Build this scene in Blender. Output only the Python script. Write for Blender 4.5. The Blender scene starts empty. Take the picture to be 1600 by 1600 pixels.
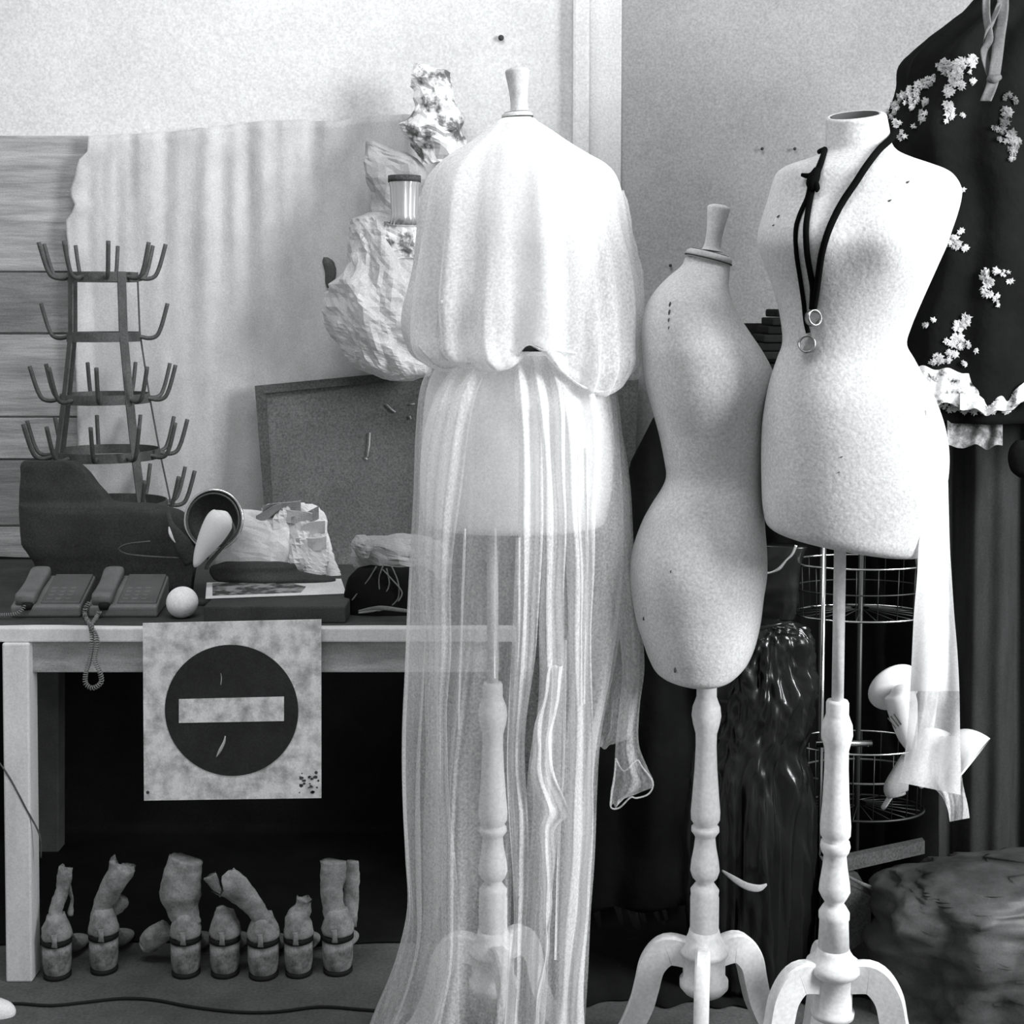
import bpy, bmesh, math, random
from mathutils import Vector, Matrix, noise
from mathutils.bvhtree import BVHTree
PI = math.pi
SC = bpy.context.scene
COL = SC.collection

# ------------------------------------------------------------------ camera
H = 1.41
F = 2200.0
TH = math.radians(4.0)
SHIFT = 166.0
cd = bpy.data.cameras.new('camera')
cam = bpy.data.objects.new('camera', cd)
COL.objects.link(cam)
cam.location = (0, 0, H)
cam.rotation_euler = (PI/2 - TH, 0, 0)
cd.sensor_width = 36.0
cd.sensor_height = 36.0
cd.sensor_fit = 'HORIZONTAL'
cd.lens = F/1600*36.0
cd.shift_y = -SHIFT/1600
cd.clip_start = 0.05
SC.camera = cam

# ------------------------------------------------------------------ light
w = bpy.data.worlds.new('world')
SC.world = w
w.use_nodes = True
bg = w.node_tree.nodes['Background']
bg.inputs[0].default_value = (0.97, 0.985, 1, 1)
bg.inputs[1].default_value = 0.40

def area(name, loc, target, size, size_y, power):
    l = bpy.data.lights.new(name, 'AREA')
    l.shape = 'RECTANGLE'
    l.size = size
    l.size_y = size_y
    l.energy = power
    l.color = (0.965, 0.99, 1.0)
    o = bpy.data.objects.new(name, l)
    COL.objects.link(o)
    o.location = loc
    o.rotation_euler = (Vector(target)-Vector(loc)).to_track_quat('-Z', 'Y').to_euler()
    return o
area('window_light', (3.0, 1.0, 2.2), (0.3, 2.8, 1.3), 1.1, 1.7, 215)
area('wall_wash_light', (-0.5, 1.7, 3.6), (-0.7, 3.75, 2.1), 2.0, 0.8, 50)  # added lamp, grades the wall from bright top to darker below

SC.view_settings.view_transform = 'Standard'
SC.view_settings.look = 'None'
SC.view_settings.exposure = 0.0
SC.view_settings.gamma = 1.0
SC.view_settings.use_curve_mapping = False

# ------------------------------------------------------------------ helpers
RT = Vector((1, 0, 0)); UP = Vector((0, math.sin(TH), math.cos(TH))); FW = Vector((0, math.cos(TH), -math.sin(TH)))
CAM = Vector((0, 0, H))
def ray(u, v):
    return (RT*((u-800)/F) + UP*((800-SHIFT-v)/F) + FW).normalized()
def P(u, v, Y):
    d = ray(u, v)
    return CAM + d*(Y/d.y)
def Yz(v, z):                      # distance at which height z is seen at row v
    d = ray(800, v)
    return (z-H)/(d.z/d.y)
def px(Y):
    return Y/F

def newmesh(name, verts, faces, mat, parent=None, origin=None, smooth=True, mats=None):
    me = bpy.data.meshes.new(name)
    o = Vector((0, 0, 0))
    if parent is not None:
        p = parent
        while p is not None:
            o = o + Vector(p.location); p = p.parent
    elif origin is not None:
        o = Vector(origin)
    else:
        vs = [Vector(v) for v in verts]
        o = Vector((sum(v.x for v in vs)/len(vs), sum(v.y for v in vs)/len(vs), min(v.z for v in vs)))
    me.from_pydata([tuple(Vector(v)-o) for v in verts], [], faces)
    me.update()
    bm = bmesh.new(); bm.from_mesh(me)
    bmesh.ops.recalc_face_normals(bm, faces=bm.faces)
    bm.to_mesh(me); bm.free()
    if smooth:
        me.polygons.foreach_set('use_smooth', [True]*len(me.polygons))
    me.materials.append(mat)
    ob = bpy.data.objects.new(name, me)
    COL.objects.link(ob)
    if parent is not None:
        ob.parent = parent
    else:
        ob.location = o
    return ob

def thing(name, label, cat, loc, group=None):
    o = bpy.data.objects.new(name, None)
    COL.objects.link(o)
    o.empty_display_size = 0.05
    o.location = loc
    o['label'] = label; o['category'] = cat
    if group: o['group'] = group
    return o
def tag(o, label, cat, group=None):
    o['label'] = label; o['category'] = cat
    if group: o['group'] = group
    return o
def struct(o):
    o['kind'] = 'structure'
    return o

class M:
    def __init__(s): s.v = []; s.f = []
    def add(s, v, f):
        b = len(s.v)
        s.v += [Vector(x) for x in v]
        s.f += [tuple(b+i for i in t) for t in f]
        return s
    def obj(s, name, mat, parent=None, origin=None, smooth=True):
        return newmesh(name, s.v, s.f, mat, parent, origin, smooth)

def box_data(c, size, rot=None, bev=0.0, seg=2):
    bm = bmesh.new()
    bmesh.ops.create_cube(bm, size=1)
    for v in bm.verts:
        v.co = Vector((v.co.x*size[0], v.co.y*size[1], v.co.z*size[2]))
    if bev > 0:
        bmesh.ops.bevel(bm, geom=bm.edges[:], offset=bev, segments=seg, affect='EDGES', profile=0.6)
    R = Matrix.Identity(3) if rot is None else (rot if isinstance(rot, Matrix) else Matrix.Rotation(rot, 3, 'Z'))
    c = Vector(c)
    vs = [c + R @ v.co for v in bm.verts]
    bm.verts.index_update()
    fs = [tuple(v.index for v in f.verts) for f in bm.faces]
    bm.free()
    return vs, fs
def box(name, c, size, mat, parent=None, rot=None, bev=0.0, smooth=False, seg=2):
    v, f = box_data(c, size, rot, bev, seg)
    return newmesh(name, v, f, mat, parent, None, smooth)

def prism(name, quad_front, depth, mat, parent=None, bev=0):
    """polygon of world points pushed back by a vector"""
    d = Vector(depth); n = len(quad_front)
    v = [Vector(p) for p in quad_front] + [Vector(p)+d for p in quad_front]
    f = [tuple(range(n)), tuple(range(2*n-1, n-1, -1))]
    for i in range(n):
        f.append((i, (i+1) % n, n+(i+1) % n, n+i))
    return newmesh(name, v, f, mat, parent, None, False)

def lathe_data(c, prof, n=28):
    """prof: (r, z) from top to bottom, absolute z; c=(x,y)"""
    v = []; f = []
    for r, z in prof:
        for k in range(n):
            a = 2*PI*k/n
            v.append((c[0]+r*math.cos(a), c[1]+r*math.sin(a), z))
    for i in range(len(prof)-1):
        for k in range(n):
            f.append((i*n+k, i*n+(k+1) % n, (i+1)*n+(k+1) % n, (i+1)*n+k))
    v.append((c[0], c[1], prof[0][1])); t = len(v)-1
    v.append((c[0], c[1], prof[-1][1])); b = len(v)-1
    for k in range(n):
        f.append((t, (k+1) % n, k)); f.append((b, (len(prof)-1)*n+k, (len(prof)-1)*n+(k+1) % n))
    return v, f

def cr(pts, t):
    """catmull-rom over list of tuples, t in 0..1"""
    n = len(pts)-1
    x = min(max(t, 0), 1)*n
    i = min(int(x), n-1); s = x-i
    p0 = pts[max(i-1, 0)]; p1 = pts[i]; p2 = pts[i+1]; p3 = pts[min(i+2, n)]
    out = []
    for a, b, c, d in zip(p0, p1, p2, p3):
        out.append(0.5*((2*b)+(-a+c)*s+(2*a-5*b+4*c-d)*s*s+(-a+3*b-3*c+d)*s*s*s))
    return out

def tube_data(pts, r, n=8, caps=True, sub=0, closed=False):
    if sub:
        m = (len(pts)-1)*sub
        pts = [Vector(cr([tuple(p) for p in pts], i/m)) for i in range(m+1)]
        if isinstance(r, (list, tuple)):
            r = [cr([(x,) for x in r], i/m)[0] for i in range(m+1)]
    pts = [Vector(p) for p in pts]
    N = len(pts)
    v = []; f = []
    up = None
    for i, p in enumerate(pts):
        if closed:
            t = (pts[(i+1) % N]-pts[i-1]).normalized()
        else:
            t = (pts[min(i+1, N-1)]-pts[max(i-1, 0)]).normalized()
        if up is None:
            up = t.orthogonal().normalized()
        up = (up - t*up.dot(t))
        if up.length < 1e-6: up = t.orthogonal()
        up.normalize()
        s = t.cross(up)
        rr = r[i] if isinstance(r, (list, tuple)) else r
        for k in range(n):
            a = 2*PI*k/n
            v.append(p + up*math.cos(a)*rr + s*math.sin(a)*rr)
    rng = N if closed else N-1
    for i in range(rng):
        j = (i+1) % N
        for k in range(n):
            f.append((i*n+k, i*n+(k+1) % n, j*n+(k+1) % n, j*n+k))
    if caps and not closed:
        f.append(tuple(range(n))); f.append(tuple((N-1)*n+k for k in range(n)))
    return v, f
def tube(name, pts, r, mat, parent=None, n=8, sub=0, closed=False):
    v, f = tube_data(pts, r, n, True, sub, closed)
    return newmesh(name, v, f, mat, parent)

def fold(x, y, z, s=1.0):
    return noise.noise(Vector((x*s, y*s, z*s)))
def ridge(p, s, seed=0):
    a = 0; amp = 1
    for o in range(3):
        a += amp*(1-2*abs(noise.noise(Vector((p.x*s+seed, p.y*s+seed*1.7, p.z*s-seed)))))
        s *= 2.1; amp *= 0.5
    return a-0.7

def loft_data(rows, Y, dr=0.7, n=40, ns=None, e=2.0, cb=None, caps=True, phi0=0, phi1=2*PI):
    """rows: (v, uL, uR[, depth radius m][, y offset]) ; world cross-sections stay horizontal"""
    R = []
    for r in rows:
        v, a, b = r[:3]
        h = (b-a)/2*px(Y)
        d = r[3] if len(r) > 3 and r[3] is not None else h*dr
        yo = r[4] if len(r) > 4 else 0
        c = P((a+b)/2, v, Y)
        R.append((c.x, c.z, h, d, yo))
    ns = ns or (len(rows)-1)*4
    verts = []; faces = []
    full = abs(phi1-phi0-2*PI) < 1e-6
    m = n if full else n+1
    for i in range(ns+1):
        t = i/ns
        cx, cz, h, d, yo = cr(R, t)
        h = max(h, 0.0005); d = max(d, 0.0005)
        for k in range(m):
            a = phi0+(phi1-phi0)*k/n
            c, s = math.cos(a), math.sin(a)
            q = 2.0/e
            x = h*math.copysign(abs(c)**q, c); y = d*math.copysign(abs(s)**q, s)
            p = Vector((cx+x, Y+yo+y, cz))
            if cb: p = cb(t, a, p, Vector((cx, Y+yo, cz)), h, d)
            verts.append(p)
    for i in range(ns):
        for k in range(n):
            k2 = (k+1) % m if full else k+1
            faces.append((i*m+k, i*m+k2, (i+1)*m+k2, (i+1)*m+k))
    if caps and full:
        top = sum((verts[k] for k in range(m)), Vector())/m
        bot = sum((verts[ns*m+k] for k in range(m)), Vector())/m
        verts += [top, bot]
        a = len(verts)-2
        for k in range(m):
            faces.append((a, (k+1) % m, k)); faces.append((a+1, ns*m+k, ns*m+(k+1) % m))
    return verts, faces
def loft(name, rows, Y, mat, parent=None, smooth=True, **kw):
    v, f = loft_data(rows, Y, **kw)
    return newmesh(name, v, f, mat, parent, None, smooth)

def crumple_cb(amp, s, seed=0):
    def cb(t, a, p, c, h, d):
        dirv = (p-c)
        if dirv.length > 1e-6: dirv.normalize()
        return p + dirv*ridge(p, s, seed)*amp + Vector((0, 0, noise.noise(p*s*1.3+Vector((9, seed, 0)))*amp))
    return cb

def pathloft(name, pts, mat, parent=None, flat=0.6, n=20, sub=5, amp=0, s=20, seed=0, smooth=True, jag=0):
    """pts: (u, v, half width px, Y): a limb-like solid lying along a slanted line"""
    m = (len(pts)-1)*sub
    verts = []; faces = []
    for i in range(m+1):
        u, v, r, Y = cr(pts, i/m)
        u2, v2, _, Y2 = cr(pts, min(i/m+0.01, 1)); u1, v1, _, Y1 = cr(pts, max(i/m-0.01, 0))
        c = P(u, v, Y); t = (P(u2, v2, Y2)-P(u1, v1, Y1)).normalized()
        side = t.cross(Vector((0, 1, 0))).normalized()
        dep = side.cross(t).normalized()
        R = max(r, 0.3)*px(Y)
        for k in range(n):
            a = 2*PI*k/n
            p = c + side*math.cos(a)*R + dep*math.sin(a)*R*flat
            if amp:
                p = p + (p-c).normalized()*ridge(p, s, seed)*amp
            if jag and i == m:
                p = p + t*jag*px(Y)*noise.noise(Vector((a*2.1, seed, 1)))*2
            verts.append(p)
    for i in range(m):
        for k in range(n):
            faces.append((i*n+k, i*n+(k+1) % n, (i+1)*n+(k+1) % n, (i+1)*n+k))
    faces.append(tuple(range(n))); faces.append(tuple(m*n+k for k in range(n)))
    return newmesh(name, verts, faces, mat, parent, None, smooth)

def sheet(name, fn, nu, nv, mat, parent=None, thick=0.0, smooth=True):
    """fn(s,t)->world point ; s,t in 0..1"""
    v = []; f = []
    for j in range(nv+1):
        for i in range(nu+1):
            v.append(fn(i/nu, j/nv))
    for j in range(nv):
        for i in range(nu):
            a = j*(nu+1)+i
            f.append((a, a+1, a+nu+2, a+nu+1))
    o = newmesh(name, v, f, mat, parent, None, smooth)
    if thick:
        md = o.modifiers.new('thickness', 'SOLIDIFY'); md.thickness = thick; md.offset = 0
    return o
def lerp_tab(tab, x):
    if x <= tab[0][0]: return tab[0][1]
    for (a, b), (c, d) in zip(tab, tab[1:]):
        if x <= c:
            return b+(d-b)*(x-a)/(c-a)
    return tab[-1][1]
def bvh(o):
    bpy.context.view_layer.update()
    me = o.data; W = o.matrix_world
    return BVHTree.FromPolygons([W @ v.co for v in me.vertices], [tuple(p.vertices) for p in me.polygons])
def hit(tree, u, v, off=0.0):
    d = ray(u, v)
    loc, nor, i, dist = tree.ray_cast(CAM, d)
    if loc is None: return None
    if nor.dot(d) > 0: nor = -nor
    return loc + nor*off

# ------------------------------------------------------------------ materials
def mat(name, c1, c2=None, scale=6, rough=0.8, grain=0.0, gscale=260, bump=0.0, bscale=30, metal=0.0,
        stretch=(1, 1, 1), lo=0.35, hi=0.65, alpha=1.0, avar=0.0, sheen=0.0, spec=0.3, transl=0.0, astretch=(60, 60, 3), detail=6, tint=(1, 1, 1)):
    m = bpy.data.materials.new(name)
    m.use_nodes = True
    nt = m.node_tree; N = nt.nodes; L = nt.links
    b = N['Principled BSDF']; out = N['Material Output']
    c2 = c1 if c2 is None else c2
    tc = N.new('ShaderNodeTexCoord')
    mp = N.new('ShaderNodeMapping'); mp.inputs['Scale'].default_value = stretch
    L.new(tc.outputs['Object'], mp.inputs[0])
    nz = N.new('ShaderNodeTexNoise'); nz.inputs['Scale'].default_value = scale; nz.inputs['Detail'].default_value = detail
    nz.inputs['Roughness'].default_value = 0.62
    L.new(mp.outputs[0], nz.inputs['Vector'])
    rp = N.new('ShaderNodeValToRGB')
    rp.color_ramp.elements[0].position = lo; rp.color_ramp.elements[1].position = hi
    rp.color_ramp.elements[0].color = (c1*tint[0], c1*tint[1], c1*tint[2], 1)
    rp.color_ramp.elements[1].color = (c2*tint[0], c2*tint[1], c2*tint[2], 1)
    L.new(nz.outputs['Fac'], rp.inputs[0])
    col = rp.outputs[0]
    if grain:
        g = N.new('ShaderNodeTexNoise'); g.inputs['Scale'].default_value = gscale; g.inputs['Detail'].default_value = 2
        L.new(tc.outputs['Object'], g.inputs['Vector'])
        mr = N.new('ShaderNodeMapRange'); mr.inputs[1].default_value = 0.25; mr.inputs[2].default_value = 0.75
        mr.inputs[3].default_value = 1-grain; mr.inputs[4].default_value = 1+grain
        L.new(g.outputs['Fac'], mr.inputs[0])
        mx = N.new('ShaderNodeVectorMath'); mx.operation = 'SCALE'
        L.new(col, mx.inputs[0]); L.new(mr.outputs[0], mx.inputs['Scale'])
        col = mx.outputs[0]
    L.new(col, b.inputs['Base Color'])
    b.inputs['Roughness'].default_value = rough
    b.inputs['Metallic'].default_value = metal
    b.inputs['Specular IOR Level'].default_value = spec
    if bump:
        bn = N.new('ShaderNodeTexNoise'); bn.inputs['Scale'].default_value = bscale; bn.inputs['Detail'].default_value = 8
        L.new(mp.outputs[0], bn.inputs['Vector'])
        bp = N.new('ShaderNodeBump'); bp.inputs['Strength'].default_value = 1.0; bp.inputs['Distance'].default_value = bump
        L.new(bn.outputs['Fac'], bp.inputs['Height']); L.new(bp.outputs[0], b.inputs['Normal'])
    sh = b.outputs[0]
    if transl:
        tr = N.new('ShaderNodeBsdfTranslucent'); L.new(col, tr.inputs[0])
        ms = N.new('ShaderNodeMixShader'); ms.inputs[0].default_value = transl
        L.new(sh, ms.inputs[1]); L.new(tr.outputs[0], ms.inputs[2]); sh = ms.outputs[0]
    if alpha < 1:
        tp = N.new('ShaderNodeBsdfTransparent')
        ms = N.new('ShaderNodeMixShader')
        L.new(tp.outputs[0], ms.inputs[1]); L.new(sh, ms.inputs[2])
        if avar:
            m2 = N.new('ShaderNodeMapping'); m2.inputs['Scale'].default_value = astretch
            L.new(tc.outputs['Object'], m2.inputs[0])
            n2 = N.new('ShaderNodeTexNoise'); n2.inputs['Scale'].default_value = 1; n2.inputs['Detail'].default_value = 4
            L.new(m2.outputs[0], n2.inputs['Vector'])
            r2 = N.new('ShaderNodeMapRange'); r2.inputs[1].default_value = 0.3; r2.inputs[2].default_value = 0.7
            r2.inputs[3].default_value = max(alpha-avar, 0.02); r2.inputs[4].default_value = min(alpha+avar, 1)
            L.new(n2.outputs['Fac'], r2.inputs[0])
            src = r2.outputs[0]
            if grain:
                mm = N.new('ShaderNodeMath'); mm.operation = 'MULTIPLY'; mm.use_clamp = True
                L.new(src, mm.inputs[0]); L.new(mr.outputs[0], mm.inputs[1]); src = mm.outputs[0]
            L.new(src, ms.inputs[0])
        else:
            ms.inputs[0].default_value = alpha
        sh = ms.outputs[0]
    L.new(sh, out.inputs[0])
    return m

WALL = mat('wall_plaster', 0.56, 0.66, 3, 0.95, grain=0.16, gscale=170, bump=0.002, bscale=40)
WALLR = mat('wall_plaster_shaded', 0.29, 0.35, 4, 0.95, grain=0.2, gscale=170, bump=0.002, bscale=40)  # darker copy of the wall plaster, shade put into its colour
BOARD = mat('whitewashed_board', 0.24, 0.46, 5, 0.9, grain=0.14, bump=0.004, bscale=9, stretch=(1, 1, 9), lo=0.3, hi=0.7)
BOARDD = mat('shaded_board', 0.17, 0.27, 5, 0.9, grain=0.15, bump=0.004, bscale=9, stretch=(1, 1, 9), lo=0.3, hi=0.7)  # darker copy of the boards, shadow put into the colour
CANVAS = mat('canvas_sheet', 0.43, 0.54, 6, 0.95, grain=0.14, bump=0.001, bscale=60, stretch=(1.5, 1, 1))
FLOOR = mat('floor_concrete', 0.06, 0.11, 5, 0.9, grain=0.25, gscale=150, bump=0.002, bscale=40)
BLACK = mat('black_cloth', 0.004, 0.009, 5, 0.95, bump=0.002, bscale=60, spec=0.1)
UNDER = mat('black_shade_and_cloth', 0.006, 0.012, 4, 0.9, grain=0.3, spec=0.1)  # also colours the sheet that stands in for under-table shade
BPLAST = mat('black_plastic', 0.005, 0.008, 5, 0.25, bump=0.003, bscale=18, spec=0.5, stretch=(1, 1, 0.4))
DARKB = mat('dark_panel', 0.075, 0.115, 4, 0.8, grain=0.45, gscale=200)
DARKF = mat('dark_panel_edge', 0.045, 0.07, 8, 0.8, grain=0.5, gscale=200)
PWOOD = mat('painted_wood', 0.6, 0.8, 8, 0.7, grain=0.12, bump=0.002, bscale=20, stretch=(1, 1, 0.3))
RWOOD = mat('rough_wood', 0.26, 0.56, 7, 0.85, grain=0.2, bump=0.003, bscale=14, stretch=(1, 1, 4), lo=0.3, hi=0.7)
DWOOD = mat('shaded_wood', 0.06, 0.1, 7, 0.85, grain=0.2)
SIGNW = mat('sign_white_enamel', 0.36, 0.92, 24, 0.55, grain=0.15, lo=0.32, hi=0.58, detail=10, bump=0.001, bscale=50)
SIGND = mat('sign_dark_enamel', 0.022, 0.036, 10, 0.5, grain=0.25)
SCUFF = mat('sign_chip', 0.5, 0.6)
RUST = mat('sign_rust', 0.02, 0.1, 40, 0.8)
LINEN = mat('linen_cover', 0.50, 0.61, 7, 0.95, grain=0.2, gscale=230, bump=0.001, bscale=120)
CAPW = mat('neck_cap_wood', 0.4, 0.6, 14, 0.8, grain=0.15)
SEAM = mat('dark_seam', 0.03, 0.05)
STAIN = mat('bust_stain', 0.05, 0.1)
WWOOD = mat('white_turned_wood', 0.6, 0.76, 9, 0.65, grain=0.12, gscale=150, bump=0.0012, bscale=35)
IRON = mat('wall_shadow_dark', 0.06, 0.11, 12, 0.65, grain=0.3, metal=0.2)
PHONE = mat('phone_plastic', 0.13, 0.19, 10, 0.5, grain=0.15)
PHONED = mat('phone_dark_plastic', 0.085, 0.12, 10, 0.5, grain=0.15)
CORD = mat('phone_cord', 0.2, 0.3, 20, 0.6)
BALL = mat('white_ball', 0.8, 0.92, 20, 0.7, grain=0.12)
LEATHER = mat('dark_leather', 0.03, 0.05, 9, 0.75, grain=0.35, bump=0.003, bscale=14)
PAPER = mat('crumpled_paper', 0.55, 0.75, 8, 0.9, grain=0.12)
PAPERG = mat('greyed_paper', 0.26, 0.4, 9, 0.9, grain=0.15)
FOIL = mat('silvered_foil', 0.13, 0.72, 20, 0.5, metal=0.1, grain=0.1, lo=0.42, hi=0.52)
TIN = mat('tin_metal', 0.5, 0.85, 14, 0.25, metal=0.85, stretch=(1, 1, 0.2))
TISSUE = mat('tissue_paper', 0.55, 0.75, 10, 0.8, grain=0.1, alpha=0.9, avar=0.08, transl=0.35, bump=0.004, bscale=22)
CHROME = mat('chrome_wire', 0.55, 0.8, 5, 0.2, metal=1.0)
DWIRE = mat('dark_wire', 0.03, 0.05, 5, 0.4, metal=0.5)
LAMPW = mat('lamp_enamel', 0.72, 0.8, 5, 0.45, grain=0.06)
BOOT = mat('painted_boot', 0.09, 0.34, 34, 0.85, grain=0.2, lo=0.35, hi=0.65, bump=0.002, bscale=60)
BOOTL = mat('painted_boot_cloth', 0.11, 0.40, 26, 0.9, grain=0.2, lo=0.3, hi=0.7, bump=0.002, bscale=60)
RUBBER = mat('black_rubber', 0.006, 0.01)
LACEH = mat('white_lace_open', 0.02, 0.6, 45, 0.9, grain=0.2, lo=0.36, hi=0.5)
LACE = mat('white_lace', 0.3, 0.62, 40, 0.9, grain=0.3)
LACEG = mat('grey_lace', 0.08, 0.3, 30, 0.9, grain=0.3, lo=0.42, hi=0.6)
RIBG = mat('grey_ribbon', 0.1, 0.17, 12, 0.8, grain=0.2)
CURT = mat('dark_curtain', 0.016, 0.026, 6, 0.95, grain=0.25, stretch=(6, 6, 1))
TARP = mat('grey_tarp', 0.03, 0.12, 6, 0.5, grain=0.15, lo=0.35, hi=0.7, stretch=(1, 1, 1))
CORDB = mat('black_cord', 0.003, 0.005, rough=0.95, spec=0.03)
RINGM = mat('ring_metal', 0.12, 0.5, 60, 0.35, metal=0.8)
PHOTO = mat('photo_print', 0.05, 0.3, 22, 0.5, lo=0.45, hi=0.58)
SHEER = mat('sheer_silk', 0.88, 0.95, 8, 0.85, alpha=0.37, avar=0.11, astretch=(45, 45, 1.5), transl=0.5, grain=0.2, gscale=230)
SHEER2 = mat('sheer_silk_doubled', 0.78, 0.86, 8, 0.85, alpha=0.6, avar=0.16, astretch=(45, 45, 1.5), transl=0.3, grain=0.16, gscale=230)
SHEERB = mat('sheer_silk_gathered', 0.82, 0.9, 8, 0.85, alpha=0.72, avar=0.14, astretch=(18, 18, 3), transl=0.3, grain=0.16, gscale=230)
SHEERT = mat('sheer_silk_tail', 0.78, 0.88, 8, 0.85, alpha=0.52, avar=0.18, transl=0.3, grain=0.2, gscale=200, astretch=(30, 30, 4))
SASHL = mat('sheer_sash_lower', 0.84, 0.92, 8, 0.7, alpha=0.66, avar=0.26, transl=0.3, grain=0.08, astretch=(22, 22, 7))
SASH = mat('sheer_sash', 0.9, 0.96, 8, 0.7, alpha=0.93, avar=0.08, transl=0.3, grain=0.05, astretch=(25, 25, 6))

# ------------------------------------------------------------------ room
YW = 3.75
floor = struct(box('floor', (0, 1.6, -0.05), (6.0, 4.6, 0.1), FLOOR))
xj = P(893, 400, YW).x
wl = struct(box('wall_back', ((-3.0+xj)/2, YW+0.05, 1.5), (3.0+xj, 0.1, 3.0), WALL))
t1 = struct(box('trim_1', (P(906, 400, YW).x, YW-0.012, 1.5), (26*px(YW), 0.055, 3.0), WALL, bev=0.008))
t2 = struct(box('trim_2', (P(945, 400, YW).x, YW+0.038, 1.5), (50*px(YW), 0.06, 3.0), WALL, bev=0.004))
xr0 = P(970, 400, YW).x
a0 = Vector((xr0, YW+0.02, 0)); a1 = Vector((2.2, 3.35, 0))  # right wall turned from the window light so it reads darker
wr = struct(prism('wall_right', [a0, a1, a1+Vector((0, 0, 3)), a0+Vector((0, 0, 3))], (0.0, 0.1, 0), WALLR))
# whitewashed boards fixed to the wall at the left
tops = [(212, 424), (426, 520), (522, 650), (652, 716), (718, 820), (822, 930)]
for i, (va, vb) in enumerate(tops):
    za = P(0, va, YW-0.01).z; zb = P(0, vb, YW-0.01).z
    x0 = P(-160, 500, YW).x; x1 = P([300, 250, 280, 310, 260, 300][i], 500, YW).x
    b = box('board', ((x0+x1)/2, YW-0.010-0.003*(i % 2), (za+zb)/2), (x1-x0, 0.018, za-zb-0.002), BOARDD if i in (1, 4) else BOARD, wl, bev=0.002)
def nail(u, v, wallY, r=2.2, par=wl):
    c = P(u, v, wallY)
    vs, fs = [], []
    n = 10
    prof = [(0.2, -0.012), (1.0, -0.010), (1.0, -0.006), (0.35, -0.004), (0.35, 0.01)]
    for rr, yy in prof:
        for k in range(n):
            a = 2*PI*k/n
            vs.append((c.x+rr*r*px(wallY)*math.cos(a), c.y+yy, c.z+rr*r*px(wallY)*math.sin(a)))
    for i in range(len(prof)-1):
        for k in range(n):
            fs.append((i*n+k, i*n+(k+1) % n, (i+1)*n+(k+1) % n, (i+1)*n+k))
    fs.append(tuple(range(n)))
    return newmesh('nail', vs, fs, SEAM, par)
nail(783, 60, YW-0.002, 4.5)
def wallR_Y(u):
    # where the ray meets the right wall face
    d = ray(u, 300); 
    # line: y = a0.y + (x-a0.x)*k
    k = (a1.y-a0.y)/(a1.x-a0.x); tx = d.x/d.y
    return (a0.y-a0.x*k)/(1-tx*k)
for (u, v) in ((1190, 233), (1241, 233), (1047, 415)):
    nail(u, v, wallR_Y(u)-0.002, 2.4, wr)

# canvas sheet pinned on the wall, torn left edge, soft vertical folds
torn = [(205, 138), (232, 136), (244, 120), (262, 119), (282, 112), (296, 108), (312, 117), (322, 116), (334, 103), (360, 104), (400, 108), (450, 114), (560, 118), (700, 122), (930, 120)]
topc = [(100, 214), (250, 207), (330, 199), (400, 190), (470, 187), (520, 190), (580, 181), (720, 176)]
def f_canvas(s, t):
    v_ = 205+(925-205)*t
    uL = lerp_tab(torn, v_) + 2.5*noise.noise(Vector((v_*0.08, 3, 0)))
    u = uL+(725-uL)*s
    top = lerp_tab(topc, u)+2*noise.noise(Vector((u*0.05, 7, 0)))
    v = top+(925-top)*t
    fade = math.exp(-((v-240)/230)**2)
    y = YW-0.030 - 0.007*(0.25+fade)*(math.sin(u*0.062+0.6*math.sin(v*0.006))*min(1, max(0.15, (u-200)/150))+1.6*noise.noise(Vector((u*0.045, v*0.003, 5)))+0.9*noise.noise(Vector((u*0.02, v*0.006, 0))))-0.02*max(0,1-(u-uL)/30)*(v<900)
    return P(u, v, y-0.004)
cs = sheet('hanging_sheet', f_canvas, 150, 60, CANVAS, thick=0.002)
tag(cs, 'pale canvas sheet with torn left edge hanging on the wall behind the table', 'cloth')

# black sheet standing in for the shade under the table and across the floor
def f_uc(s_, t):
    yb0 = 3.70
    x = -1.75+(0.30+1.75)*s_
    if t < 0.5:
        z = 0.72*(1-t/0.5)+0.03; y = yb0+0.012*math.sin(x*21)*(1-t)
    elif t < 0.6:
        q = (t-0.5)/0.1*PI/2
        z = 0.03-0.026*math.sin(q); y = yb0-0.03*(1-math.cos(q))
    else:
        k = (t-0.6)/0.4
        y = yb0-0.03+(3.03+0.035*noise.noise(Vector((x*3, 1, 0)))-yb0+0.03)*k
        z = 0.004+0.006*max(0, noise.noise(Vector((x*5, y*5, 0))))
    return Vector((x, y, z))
uc = sheet('ground_shade_sheet', f_uc, 90, 60, UNDER, thick=0.002)
tag(uc, 'black sheet standing in for shade under the table and on the floor beneath boots', 'cloth')

# ------------------------------------------------------------------ table
TZ = 0.75
YT = Yz(982, TZ)
tx0 = P(-420, 980, YT).x; tx1 = P(806, 980, YT).x
tb = thing('work_table', 'long whitish wooden work table with a rough plank apron and square legs', 'table', ((tx0+tx1)/2, YT+0.25, 0))
TD = 0.80
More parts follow.
